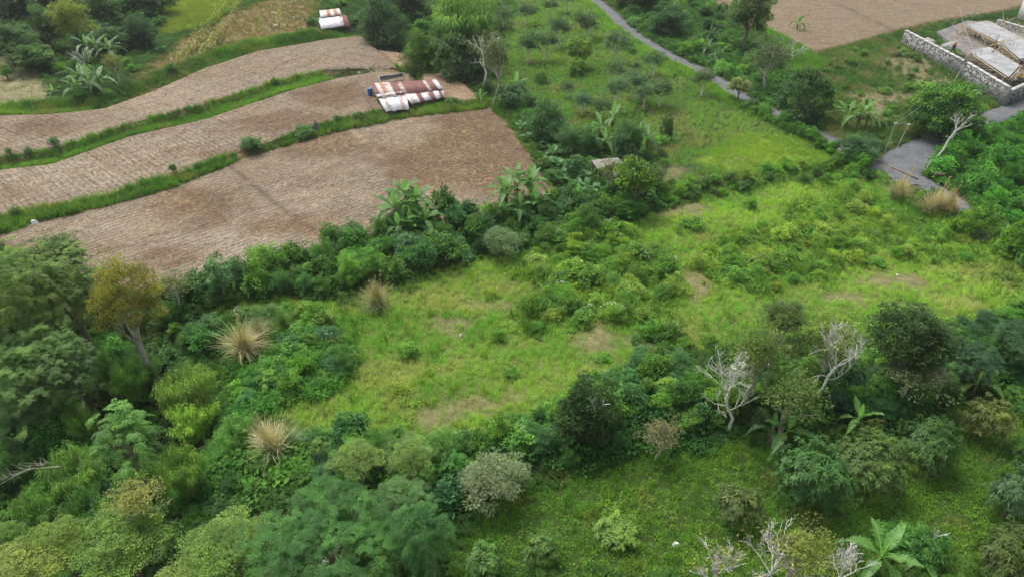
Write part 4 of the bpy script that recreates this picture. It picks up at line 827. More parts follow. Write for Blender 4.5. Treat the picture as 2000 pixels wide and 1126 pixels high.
x, y, z = t3 - [.35, .12, 1.2]; o = Geo().box((0, 0, 0), (.7, .06, 1.5), .2, tilt=(.1, .3, .2)).obj('wooden_board', M_bambo); o.location = (x, y, z); tag(o, 'pale board fixed to the leaning pole before the stone wall', 'board')
t4 = pole((1853, 70), 5., (.1, 0), 'thin bamboo pole carrying a cable at the edge of the building site', False, .05)
t5 = pole((1897, 42), 5.5, (0, 0), 'tall thin pole carrying cables between the site and the dry field', False, .05)
def wire(p, q, sag, label):
    s = np.linspace(0, 1, 12)[:, None]; L = (q-p)*s; L[:, 2] -= sag*4*(s*(1-s))[:, 0]; o = Geo().tube(L, .018, 4).obj('overhead_cable', M_tarp if False else M_conc); o.location = p; tag(o, label, 'cable')
wire(t1, np.array([t1[0]+3.2, t1[1]+1.5, t1[2]+1.6]), .1, 'cable rising from the left pole of the pair beside the lane')
wire(t3, t4, .3, 'cable from the leaning pole up to the thin pole at the site edge'); wire(t4, t5, .4, 'slack cable between the two thin poles at the site edge'); wire(t5, t5 + np.array([9, 2, -.8]), .7, 'slack cable running right from the tall thin pole')
# drain across the lane mouth
A, B = P3(1712, 316, .06), P3(1792, 352, .06); L = np.linalg.norm(B-A); an = math.atan2(B[1]-A[1], B[0]-A[0]); dr = thing('drain_channel', 'dark open drain channel cut across the mouth of the grey lane', 'drain', A, an)
for k in (-1, 1): Geo().box((L/2, k*.2, .09), (L, .07, .08)).obj('kerb', M_wood, dr)
Geo().box((L/2, 0, .075), (L, .3, .03)).obj('channel', M_tarp, dr)
A, B = (np.array([float(v) for v in hit(*q)]) for q in ((1715, 296), (1765, 282))); cb = Geo(); s = np.linspace(0, 1, 9)[:, None]; Ln = A + (B-A)*s; Ln = Ln + np.stack([0*s[:, 0], .8*np.sin(s[:, 0]*2.6), 0*s[:, 0]], 1)
o = thing('low_kerb_wall', 'low mossy kerb wall curving round the lane corner under the trees', 'wall', Ln[0])
for k in range(8): p, q = Ln[k]-Ln[0], Ln[k+1]-Ln[0]; m = (p+q)/2; Geo().box((m[0], m[1], m[2] + .02), (np.linalg.norm((q-p)[:2])*.97, .25, .5), math.atan2((q-p)[1], (q-p)[0])).obj('block', M_wood, o)
# leaning frame and board by the lane
x, y, z = (float(v) for v in hit(1803, 340)); t = thing('wooden_prop', 'forked pale wooden prop standing at the lane edge by the creeper', 'prop', (x, y, z)); Geo().tube([(0, 0, 0), (-.3, 0, 1.7)], .05, 5).obj('upright', M_white, t); Geo().tube([(0, 0, 0), (.5, .2, 1.6)], .05, 5).obj('brace', M_white, t)
x, y, z = (float(v) for v in hit(1829, 356)); t = thing('sign_board', 'small tilted grey wooden board half hidden in the roadside creeper', 'board', (x, y, z)); Geo().box((0, 0, .9), (.95, .05, .6), .4, tilt=(.5, .15, -.3)).obj('panel', M_wood, t); Geo().tube([(0, .05, 0), (0, .05, 1.)], .04, 4).obj('post', M_wood, t)
# bits on the ground
for px, py, w, h, lab in ((68, 436, .9, .35, 'white plastic sack lying on the grass bank at the far left'), (701, 138, .6, .25, 'small white rag on the bank end above the patchwork shed'), (535, 27, 1.6, .3, 'pale heap of dry husks on the upper dry slope'), (574, 36, .5, .3, 'small white bag on the upper dry slope'), (540, 52, 1.5, .3, 'lower pale husk heap on the upper dry slope'),
                          (230, 201, 1.1, .3, 'white scrap of sheet at the upper field edge near bananas'), (884, 136, .5, .4, 'white bucket under the dark trees right of the shed'), (1197, 400, .35, .5, 'white scrap among bushes below the hut'), (1318, 476, .12, .9, 'short white stake standing in the meadow grass'), (1752, 539, .3, .2, 'tiny white litter on the pale meadow patch'), (1320, 1063, .45, .2, 'white litter in the weeds of the lower orchard'), (900, 656, .3, .2, 'tiny white scrap in the middle of the meadow')):
    x, y, z = (float(v) for v in hit(px, py)); g = Geo(); n = 7
    g.add(*(lambda V, Fq: (V, Fq))(np.concatenate([np.stack([np.cos(np.arange(n)*6.283/n)*w/2*[1, .8, 1.1, .9, 1, .7, 1], np.sin(np.arange(n)*6.283/n)*w*.35, 0*np.arange(n) - .02], 1), np.stack([np.cos(np.arange(n)*6.283/n)*w*.3, np.sin(np.arange(n)*6.283/n)*w*.2, h*np.array([1, .8, .9, 1, .7, .9, 1])], 1)]), np.stack([np.arange(n), (np.arange(n)+1) % n, n+(np.arange(n)+1) % n, n+np.arange(n)], 1))); g.add(g.v[0][n:], [list(range(n))])
    o = g.obj('husk_heap' if 'husk' in lab else 'white_stake' if 'stake' in lab else 'litter', M_plain); o.location = (x, y, z); o.color = (.55, .48, .34, 1) if 'husk' in lab else (.8, .8, .8, 1); tag(o, lab, 'heap' if 'husk' in lab else 'stake' if 'stake' in lab else 'litter')
x, y, z = (float(v) for v in hit(619, 258)); t = thing('scarecrow', 'small dark grey scarecrow post on the bank between two fields', 'scarecrow', (x, y, z)); Geo().tube([(0, 0, 0), (0, 0, 1.5)], .05, 5).obj('post', M_wood, t); o = Geo().tube([(0, 0, .25), (0, 0, .8), (0, 0, 1.25)], [.3, .24, .2], 8).obj('coat', M_plain, t); o.color = (.14, .14, .17, 1); o = Geo().tube([(0, 0, 1.3), (0, 0, 1.45), (0, 0, 1.6)], [.1, .15, .06], 8).obj('head', M_plain, t); o.color = (.3, .28, .27, 1)
# two workers
def person(px, py, zz, rz, shirt, label, bend=0.):
    x, y = (float(v) for v in at_z(px, py, zz)); t = thing('person', label, 'person', (x, y, zz), rz); f = bend
    J = dict(pel=(0, 0, .95), che=(0, -f*.35, 1.35-f*.12), nek=(0, -f*.45, 1.5-f*.2), hed=(0, -f*.52, 1.66-f*.25), ls=(.19, -f*.4, 1.42-f*.16), le=(.27, -f*.5-.05, 1.14-f*.2), lw=(.26, -f*.6-.2, .95-f*.1), rs=(-.19, -f*.4, 1.42-f*.16), re=(-.27, -f*.5-.05, 1.14-f*.2), rw=(-.26, -f*.6-.22, .97-f*.1), lh=(.1, 0, .9), lk=(.13, -.06, .5), la=(.14, .03, .08), lt=(.14, -.16, .03), rh=(-.1, 0, .9), rk=(-.13, .05, .5), ra=(-.14, .12, .08), rt=(-.14, -.06, .03))
    E = [('pel', 'che'), ('che', 'nek'), ('nek', 'hed'), ('che', 'ls'), ('ls', 'le'), ('le', 'lw'), ('che', 'rs'), ('rs', 're'), ('re', 'rw'), ('pel', 'lh'), ('lh', 'lk'), ('lk', 'la'), ('la', 'lt'), ('pel', 'rh'), ('rh', 'rk'), ('rk', 'ra'), ('ra', 'rt')]
    Rr = dict(pel=.14, che=.15, nek=.06, hed=.11, ls=.075, le=.05, lw=.035, rs=.075, re=.05, rw=.035, lh=.1, lk=.065, la=.045, lt=.04, rh=.1, rk=.065, ra=.045, rt=.04)
    def skin(nm, keys, col, gr):
        ks = [k for k in J if k in keys]; me = bpy.data.meshes.new(nm); me.from_pydata([J[k] for k in ks], [(ks.index(a), ks.index(b)) for a, b in E if a in keys and b in keys], []); o = link(nm, me, t); me.materials.append(M_plain); o.color = (*col, 1)
        bm = bmesh.new(); bm.from_mesh(me); sk = bm.verts.layers.skin.verify(); bm.verts.ensure_lookup_table()
        for i, k in enumerate(ks): q = Rr[k]*gr; bm.verts[i][sk].radius = (q, q); bm.verts[i][sk].use_root = i == 0
        bm.to_mesh(me); bm.free()
        o.modifiers.new('skin', 'SKIN'); o.modifiers.new('sub', 'SUBSURF').levels = 1; o.modifiers['sub'].render_levels = 1
    skin('body', set(J), (.25, .14, .09), 1.); skin('shirt', {'pel', 'che', 'ls', 'le', 'rs', 're'}, shirt, 1.2); skin('trousers', {'pel', 'lh', 'lk', 'la', 'rh', 'rk', 'ra'}, (.06, .06, .08), 1.22)
    h = J['hed']; o = Geo().tube([(h[0], h[1], h[2]+.02), (h[0], h[1], h[2]+.05), (h[0], h[1], h[2]+.13)], [.2, .13, .07], 10).obj('hat', M_plain, t); o.color = (.5, .42, .28, 1)
person(1860, 101, .75, .5, (.75, .18, .06), 'worker in an orange shirt standing by the grey sand heap', .15)
person(1987, 165, .9, -.7, (.75, .55, .03), 'worker in a yellow shirt at the near corner of the building site', .25)
# ------------------------------------------------------------------ grass and undergrowth
def bare_mask(x, y):
    m = np.zeros(len(x)); n = fbm(x/2.2, y/2.2, 22)
    for q in BAREW: m = np.maximum(m, ss(-.8, .6, sdist(q, x, y) - .5 + n))
    return m
def grow(name, poly, dens, seed, cols, protos, scl, excl=None, patch=7., jit=1.2, thin=None, tilt=.15, dz=-.02):
    x, y = inside(poly, dens, seed, excl, jit); r = np.random.default_rng(seed+50)
    if thin is not None: k = r.random(len(x)) > thin(x, y); x, y = x[k], y[k]
    w = ss(.3, .7, fbm(x/patch, y/patch, seed) + r.normal(size=len(x))*.1); c = mixt(cols[0], cols[1], w)
    if len(cols) > 2: w2 = ss(.55, .8, fbm(x/(patch*.45) + 30, y/(patch*.45), seed+7)); c = c*(1-w2[:, None]) + np.array(cols[2])*w2[:, None]
    c = c*r.uniform(.88, 1.12, (len(c), 1)); hgt = scl[0] + (scl[1]-scl[0])*np.clip(fbm(x/3, y/3, seed+9)*.6 + r.random(len(x))*.45, 0, 1)
    return stuff(name, xyz(x, y, dz), c, protos, hgt, tilt, seed)
road_x = lambda x, y: on_road(x, y, .15)
not_open = lambda x, y: in_fields(x, y, .35) | on_road(x, y, .2)
YG, YG2, GRN, DRYG = (.30, .475, .085), (.13, .21, .03), (.18, .40, .07), (.38, .42, .16)
grow('meadow_grass', PW['meadow'], 9.5, 1, (GRN, YG, DRYG), TUFT, (.3, .75), not_open, 6., 2.5, lambda x, y: .86*bare_mask(x, y) + .12)
grow('meadow_weeds', PW['meadow'], 1.1, 2, ((.10, .21, .035), (.20, .29, .05)), HERB + TALL[:1], (.5, 1.3), not_open, 5., 2., lambda x, y: ss(.35, .62, fbm(x/7, y/7, 77)))
grow('orchard_weeds', PW['lawn'], 13., 3, ((.085, .21, .03), (.14, .275, .035), (.18, .23, .055)), HERB + TUFT[:2], (.35, .8), not_open, 3.5, 1.)
UP = poly_z([(930, 190), (960, 130), (1000, 20), (1000, -40), (1140, -40), (1190, 40), (1300, 118), (1420, 186), (1520, 242), (1650, 300), (1690, 335), (1500, 352), (1340, 376), (1290, 390), (1250, 300), (1150, 260), (1040, 240)], .1)
grow('orchard_grass', UP, 6.5, 4, ((.14, .31, .06), (.22, .37, .085), (.27, .30, .12)), TUFT, (.3, .7), lambda x, y: not_open(x, y) | (sdist(PW['glade'], x, y) + 6*(fbm(x/2, y/2, 19)-.5) > 1), 7., 1.5, lambda x, y: .85*bare_mask(x, y))
grow('glade_grass', PW['glade'], 8.5, 5, ((.17, .31, .045), (.24, .36, .05)), TUFT, (.35, .7), road_x, 5., 5.)
bank_x = lambda x, y: on_road(x, y, .15) | in_fields(x, y, .05) | built(x, y)
def strip(name, line, width, z, dens, seed, cols, scl, protos, thin=None, patch=4.):
    l = smooth_line(poly_z(line, z), 1.5); T = np.gradient(l, axis=0); T /= np.linalg.norm(T, axis=1)[:, None]; S = np.stack([T[:, 1], -T[:, 0]], 1)
    w = width*(.75 + .6*vn(l[:, 0]*.25, l[:, 1]*.25, seed))[:, None]/2
    return grow(name, np.concatenate([l+S*w, (l-S*w)[::-1]]), dens, seed, cols, protos, scl, bank_x, patch, .35, thin)
BANK, BANK2 = (.085, .20, .035), (.17, .29, .055)
strip('bank_grass', [(-30, 215), (60, 210), (120, 208), (200, 205)], 4.5, 1.4, 16, 11, (BANK, BANK2, (.20, .24, .07)), (0.42, 1.50), TALL + HERB[:1])
strip('bank_grass', [(195, 206), (250, 190), (310, 166), (360, 145), (400, 122)], 5., 1.4, 10, 12, ((.10, .19, .04), (.06, .14, .03), (.2, .2, .07)), (.5, 1.1), TALL + HERB)
strip('bank_grass', [(395, 124), (450, 103), (510, 88), (600, 72), (705, 61), (725, 62)], 3.8, 1.4, 16, 13, (BANK, BANK2, (.20, .24, .07)), (0.42, 1.44), TALL + HERB[:1])
strip('bank_grass', [(-40, 321), (0, 316), (60, 309), (100, 302), (150, 288), (200, 271), (250, 254), (330, 235), (400, 217), (470, 199), (520, 182), (560, 168), (600, 154), (650, 142)], 5.5, .9, 20, 14, (BANK, (.15, .30, .05), (.20, .24, .07)), (0.27, 1.14), TALL + HERB[:1])
strip('bank_grass', [(650, 138), (700, 133), (760, 135)], 2.2, 1.2, 8, 15, ((.10, .17, .05), (.16, .18, .08)), (.3, .7), TALL)
strip('bank_grass', [(-40, 441), (30, 429), (100, 412), (200, 390), (340, 352), (420, 326), (485, 300)], 4., .3, 20, 16, (BANK, BANK2, (.20, .24, .07)), (0.30, 1.26), TALL + HERB[:1])
strip('bank_grass', [(-40, 455), (60, 434), (200, 402), (340, 364), (480, 306), (640, 258), (800, 225), (955, 208)], .9, .2, 9, 17, ((.16, .2, .06), (.24, .22, .10)), (.25, .6), TUFT)
strip('bank_grass', [(485, 300), (560, 275), (640, 248), (700, 236), (760, 225), (800, 215), (870, 208), (960, 205)], 4.5, .3, 14, 18, ((.07, .16, .03), BANK2, (.16, .2, .06)), (.4, 1.1), TALL + HERB[:1])
strip('bank_grass', [(742, 128), (790, 132), (830, 136), (880, 138)], 1.6, 1., 12, 19, (BANK, BANK2, (.20, .24, .07)), (0.30, 1.08), TALL + HERB[:1])
strip('bank_grass', [(975, 205), (1000, 240), (1030, 290), (1060, 335), (1100, 395)], 2.2, 0, 12, 20, (BANK, (.04, .10, .025), (.20, .24, .07)), (0.24, 1.08), TALL + HERB[:1] + HERB)
strip('roadside_grass', [(1150, 0), (1180, 32), (1205, 62), (1250, 93), (1310, 128), (1362, 152), (1415, 186), (1440, 205), (1500, 232)], 2.6, 0, 14, 21, ((.12, .28, .04), (.20, .34, .05)), (.4, 1.), TALL)
strip('roadside_grass', [(1480, 50), (1520, 60), (1560, 95), (1580, 118), (1560, 140)], 5., .2, 9, 22, ((.14, .30, .045), (.11, .24, .04)), (.4, .9), TALL)
strip('roadside_grass', [(1600, 104), (1660, 92), (1720, 76), (1760, 62), (1840, 45), (1900, 36)], 1.8, .2, 7, 23, ((.12, .18, .05), (.2, .19, .08)), (.3, .7), TALL)
grow('rough_grass', PW['lot'], 7., 6, ((.06, .135, .03), (.13, .19, .055), (.20, .18, .09)), TUFT + HERB[:2], (.4, 1.), not_open, 5., 1., lambda x, y: .85*np.max([ss(-1.5, 1, sdist(q, x, y) + 2*(fbm(x/2, y/2, 22)-.5)) for q in LOTW], 0))
grow('bright_grass', PW['bright'], 4., 7, ((.17, .25, .04), (.24, .30, .05)), TUFT, (.6, 1.1), not_open, 6.)
grow('dry_weeds', PW['dry'], 4., 8, ((.25, .20, .10), (.12, .15, .05), (.30, .24, .14)), TUFT + TALL[:1], (.3, .8), not_open, 5., 1.5)
grow('clearing_grass', PW['clearing'], 2.6, 9, ((.22, .23, .10), (.14, .18, .06)), TUFT, (.2, .4), not_open, 5., 1.5)
ALL = poly_z([(-90, -60), (2090, -60), (2090, 1190), (-90, 1190)], 0)
opened = lambda x, y: in_fields(x, y, -.6) | on_road(x, y, .5) | np.max([sdist(PW[k], x, y) > 1 for k in ('meadow', 'lawn', 'lot', 'bright', 'dry', 'clearing', 'glade')] + [sdist(UP, x, y) > 1], 0)
grow('undergrowth', ALL, 3.4, 10, ((.035, .085, .022), (.06, .13, .03)), HERB + VINE[:1] + FERN[:1], (.6, 1.4), lambda x, y: opened(x, y) | built(x, y), 6., .5)
CREEP = poly_z([(455, 690), (520, 668), (600, 660), (690, 682), (702, 735), (620, 785), (560, 800), (500, 830), (478, 880), (440, 940), (405, 985), (370, 1015), (352, 1010), (390, 930), (425, 850), (420, 770)], -1.2)
grow('creeper', CREEP, 14., 30, ((.045, .15, .03), (.075, .21, .035)), VINE, (.6, 1.05), None, 3., 1.2, None, .35, .25)
CREEP2 = poly_z([(1850, 285), (1930, 250), (2000, 225), (2090, 190), (2090, 520), (2000, 455), (1900, 415), (1812, 372), (1808, 330)], .3)
grow('creeper', CREEP2, 9., 31, ((.05, .16, .03), (.09, .24, .045)), VINE + HERB[:1], (.6, 1.1), road_x, 3., .6, None, .35, .4)
CREEP3 = poly_z([(1225, 800), (1300, 770), (1390, 790), (1430, 840), (1380, 870), (1280, 880), (1100, 900), (1010, 920), (1000, 880), (1060, 850)], -1)
grow('creeper', CREEP3, 9., 32, ((.03, .10, .028), (.05, .14, .035)), VINE, (.6, 1.1), None, 3., 1., None, .35, .2)
THK1 = poly_z([(1035, 480), (1200, 445), (1300, 500), (1345, 560), (1310, 600), (1265, 632), (1160, 640), (1040, 660), (990, 625), (1065, 560), (1025, 520)], -.7)
THK2 = poly_z([(1345, 500), (1500, 435), (1640, 362), (1745, 400), (1850, 420), (1990, 505), (1920, 530), (1700, 500), (1600, 545), (1470, 585), (1380, 560)], -.7)
THK3 = poly_z([(1880, 540), (1990, 520), (2060, 540), (2060, 620), (1920, 640)], -.7)
for i, (pw, dn) in enumerate(((THK1, 3.2), (THK2, 3.4), (THK3, 1.6))):
    grow('thicket_weeds', pw, dn, 40+i, ((.09, .19, .035), (.19, .31, .05), (.06, .14, .03)), HERB + VINE[:1] + TALL[:1], (.7, 1.7), road_x, 3., 2.2)
grow('slope_weeds', poly_z([(380, 650), (560, 618), (700, 620), (700, 690), (560, 690), (470, 720), (400, 740), (330, 700)], -1), 3., 44, ((.06, .15, .035), (.12, .24, .045)), HERB + TALL[:2], (.7, 1.5), None, 3., 1.5)
for i, (q, zz, cc) in enumerate((([(300, 600), (400, 560), (480, 545), (640, 482), (850, 436), (960, 425), (1100, 398), (1240, 372), (1310, 385), (1235, 428), (1085, 476), (960, 478), (860, 518), (700, 568), (560, 574), (450, 580), (330, 620)], -.3, ((.05, .14, .03), (.09, .20, .04))),
 ([(430, 950), (480, 880), (560, 880), (660, 880), (880, 900), (900, 940), (880, 1000), (800, 960), (720, 960), (560, 990), (500, 1010), (440, 1000)], -1.6, ((.05, .15, .03), (.09, .21, .04))),
 ([(870, 890), (960, 870), (1070, 830), (1100, 790), (1230, 735), (1330, 745), (1420, 790), (1430, 830), (1340, 850), (1240, 800), (1220, 880), (1180, 905), (1060, 910), (1020, 900), (900, 905)], -1.1, ((.045, .13, .03), (.08, .19, .04))),
 ([(1440, 780), (1640, 720), (1880, 650), (2080, 600), (2080, 740), (1960, 760), (1800, 800), (1700, 850), (1500, 850)], -1.2, ((.04, .115, .03), (.07, .17, .04))),
 ([(1195, -30), (1380, -30), (1440, 60), (1510, 120), (1560, 150), (1540, 190), (1500, 205), (1440, 175), (1380, 140), (1270, 80), (1215, 45)], .3, ((.04, .115, .03), (.07, .17, .035))))):
    grow('hedge_weeds', poly_z(q, zz), 3.2 if i < 4 else 1.8, 90+i, cc, VINE + HERB, (.9, 2.), not_open, 3., 1.2, None, .35, .15)
# crumbs of soil and straw on the ploughed fields
def clod(seed):
    r = np.random.default_rng(seed); g = Geo(); V = np.array([[1, 0, 0], [-1, 0, 0], [0, 1, 0], [0, -1, 0], [0, 0, .8], [0, 0, -.5]])*r.uniform(.6, 1.2, (6, 1))*.5
    return g.add(V, [[0, 2, 4], [2, 1, 4], [1, 3, 4], [3, 0, 4], [2, 0, 5], [1, 2, 5], [3, 1, 5], [0, 3, 5]], .5)
def straw(seed):
    r = np.random.default_rng(seed); n = 7; f = r.uniform(0, 6.283, n); d = np.stack([np.cos(f), np.sin(f), r.normal(size=n)*.15], 1)
    return Geo().quads(leafq(r.normal(size=(n, 3))*[.25, .25, .03] + [0, 0, .03], d, np.zeros((n, 3)) + [0, 0, 1.], r.uniform(.2, .5, n), .05, 0, .05), r.random(n))
CLOD = [src(clod(s), 'clod') for s in (1, 2, 3)]; STRAW = [src(straw(s), 'straw') for s in (1, 2, 3)]
for k, dn in (('field_low', 9.), ('field_mid', 7.), ('field_top', 6.), ('field_far', 3.), ('patch', 10)):
    hole = lambda x, y: built(x, y) | (sdist(PW[k], x, y) < .3)
    grow('soil_clods', PW[k], dn, 60+len(k), ((.13, .09, .065), (.28, .21, .16)), CLOD, (.05, .2), hole, 4., 0, None, .4, .03)
    grow('straw_litter', PW[k], dn*.55, 70+len(k), ((.33, .26, .19), (.44, .36, .26)), STRAW, (.35, .8), hole, 5., 0, lambda x, y: ss(.4, .7, fbm(x/6, y/9, 88))*.9, .1, .035)
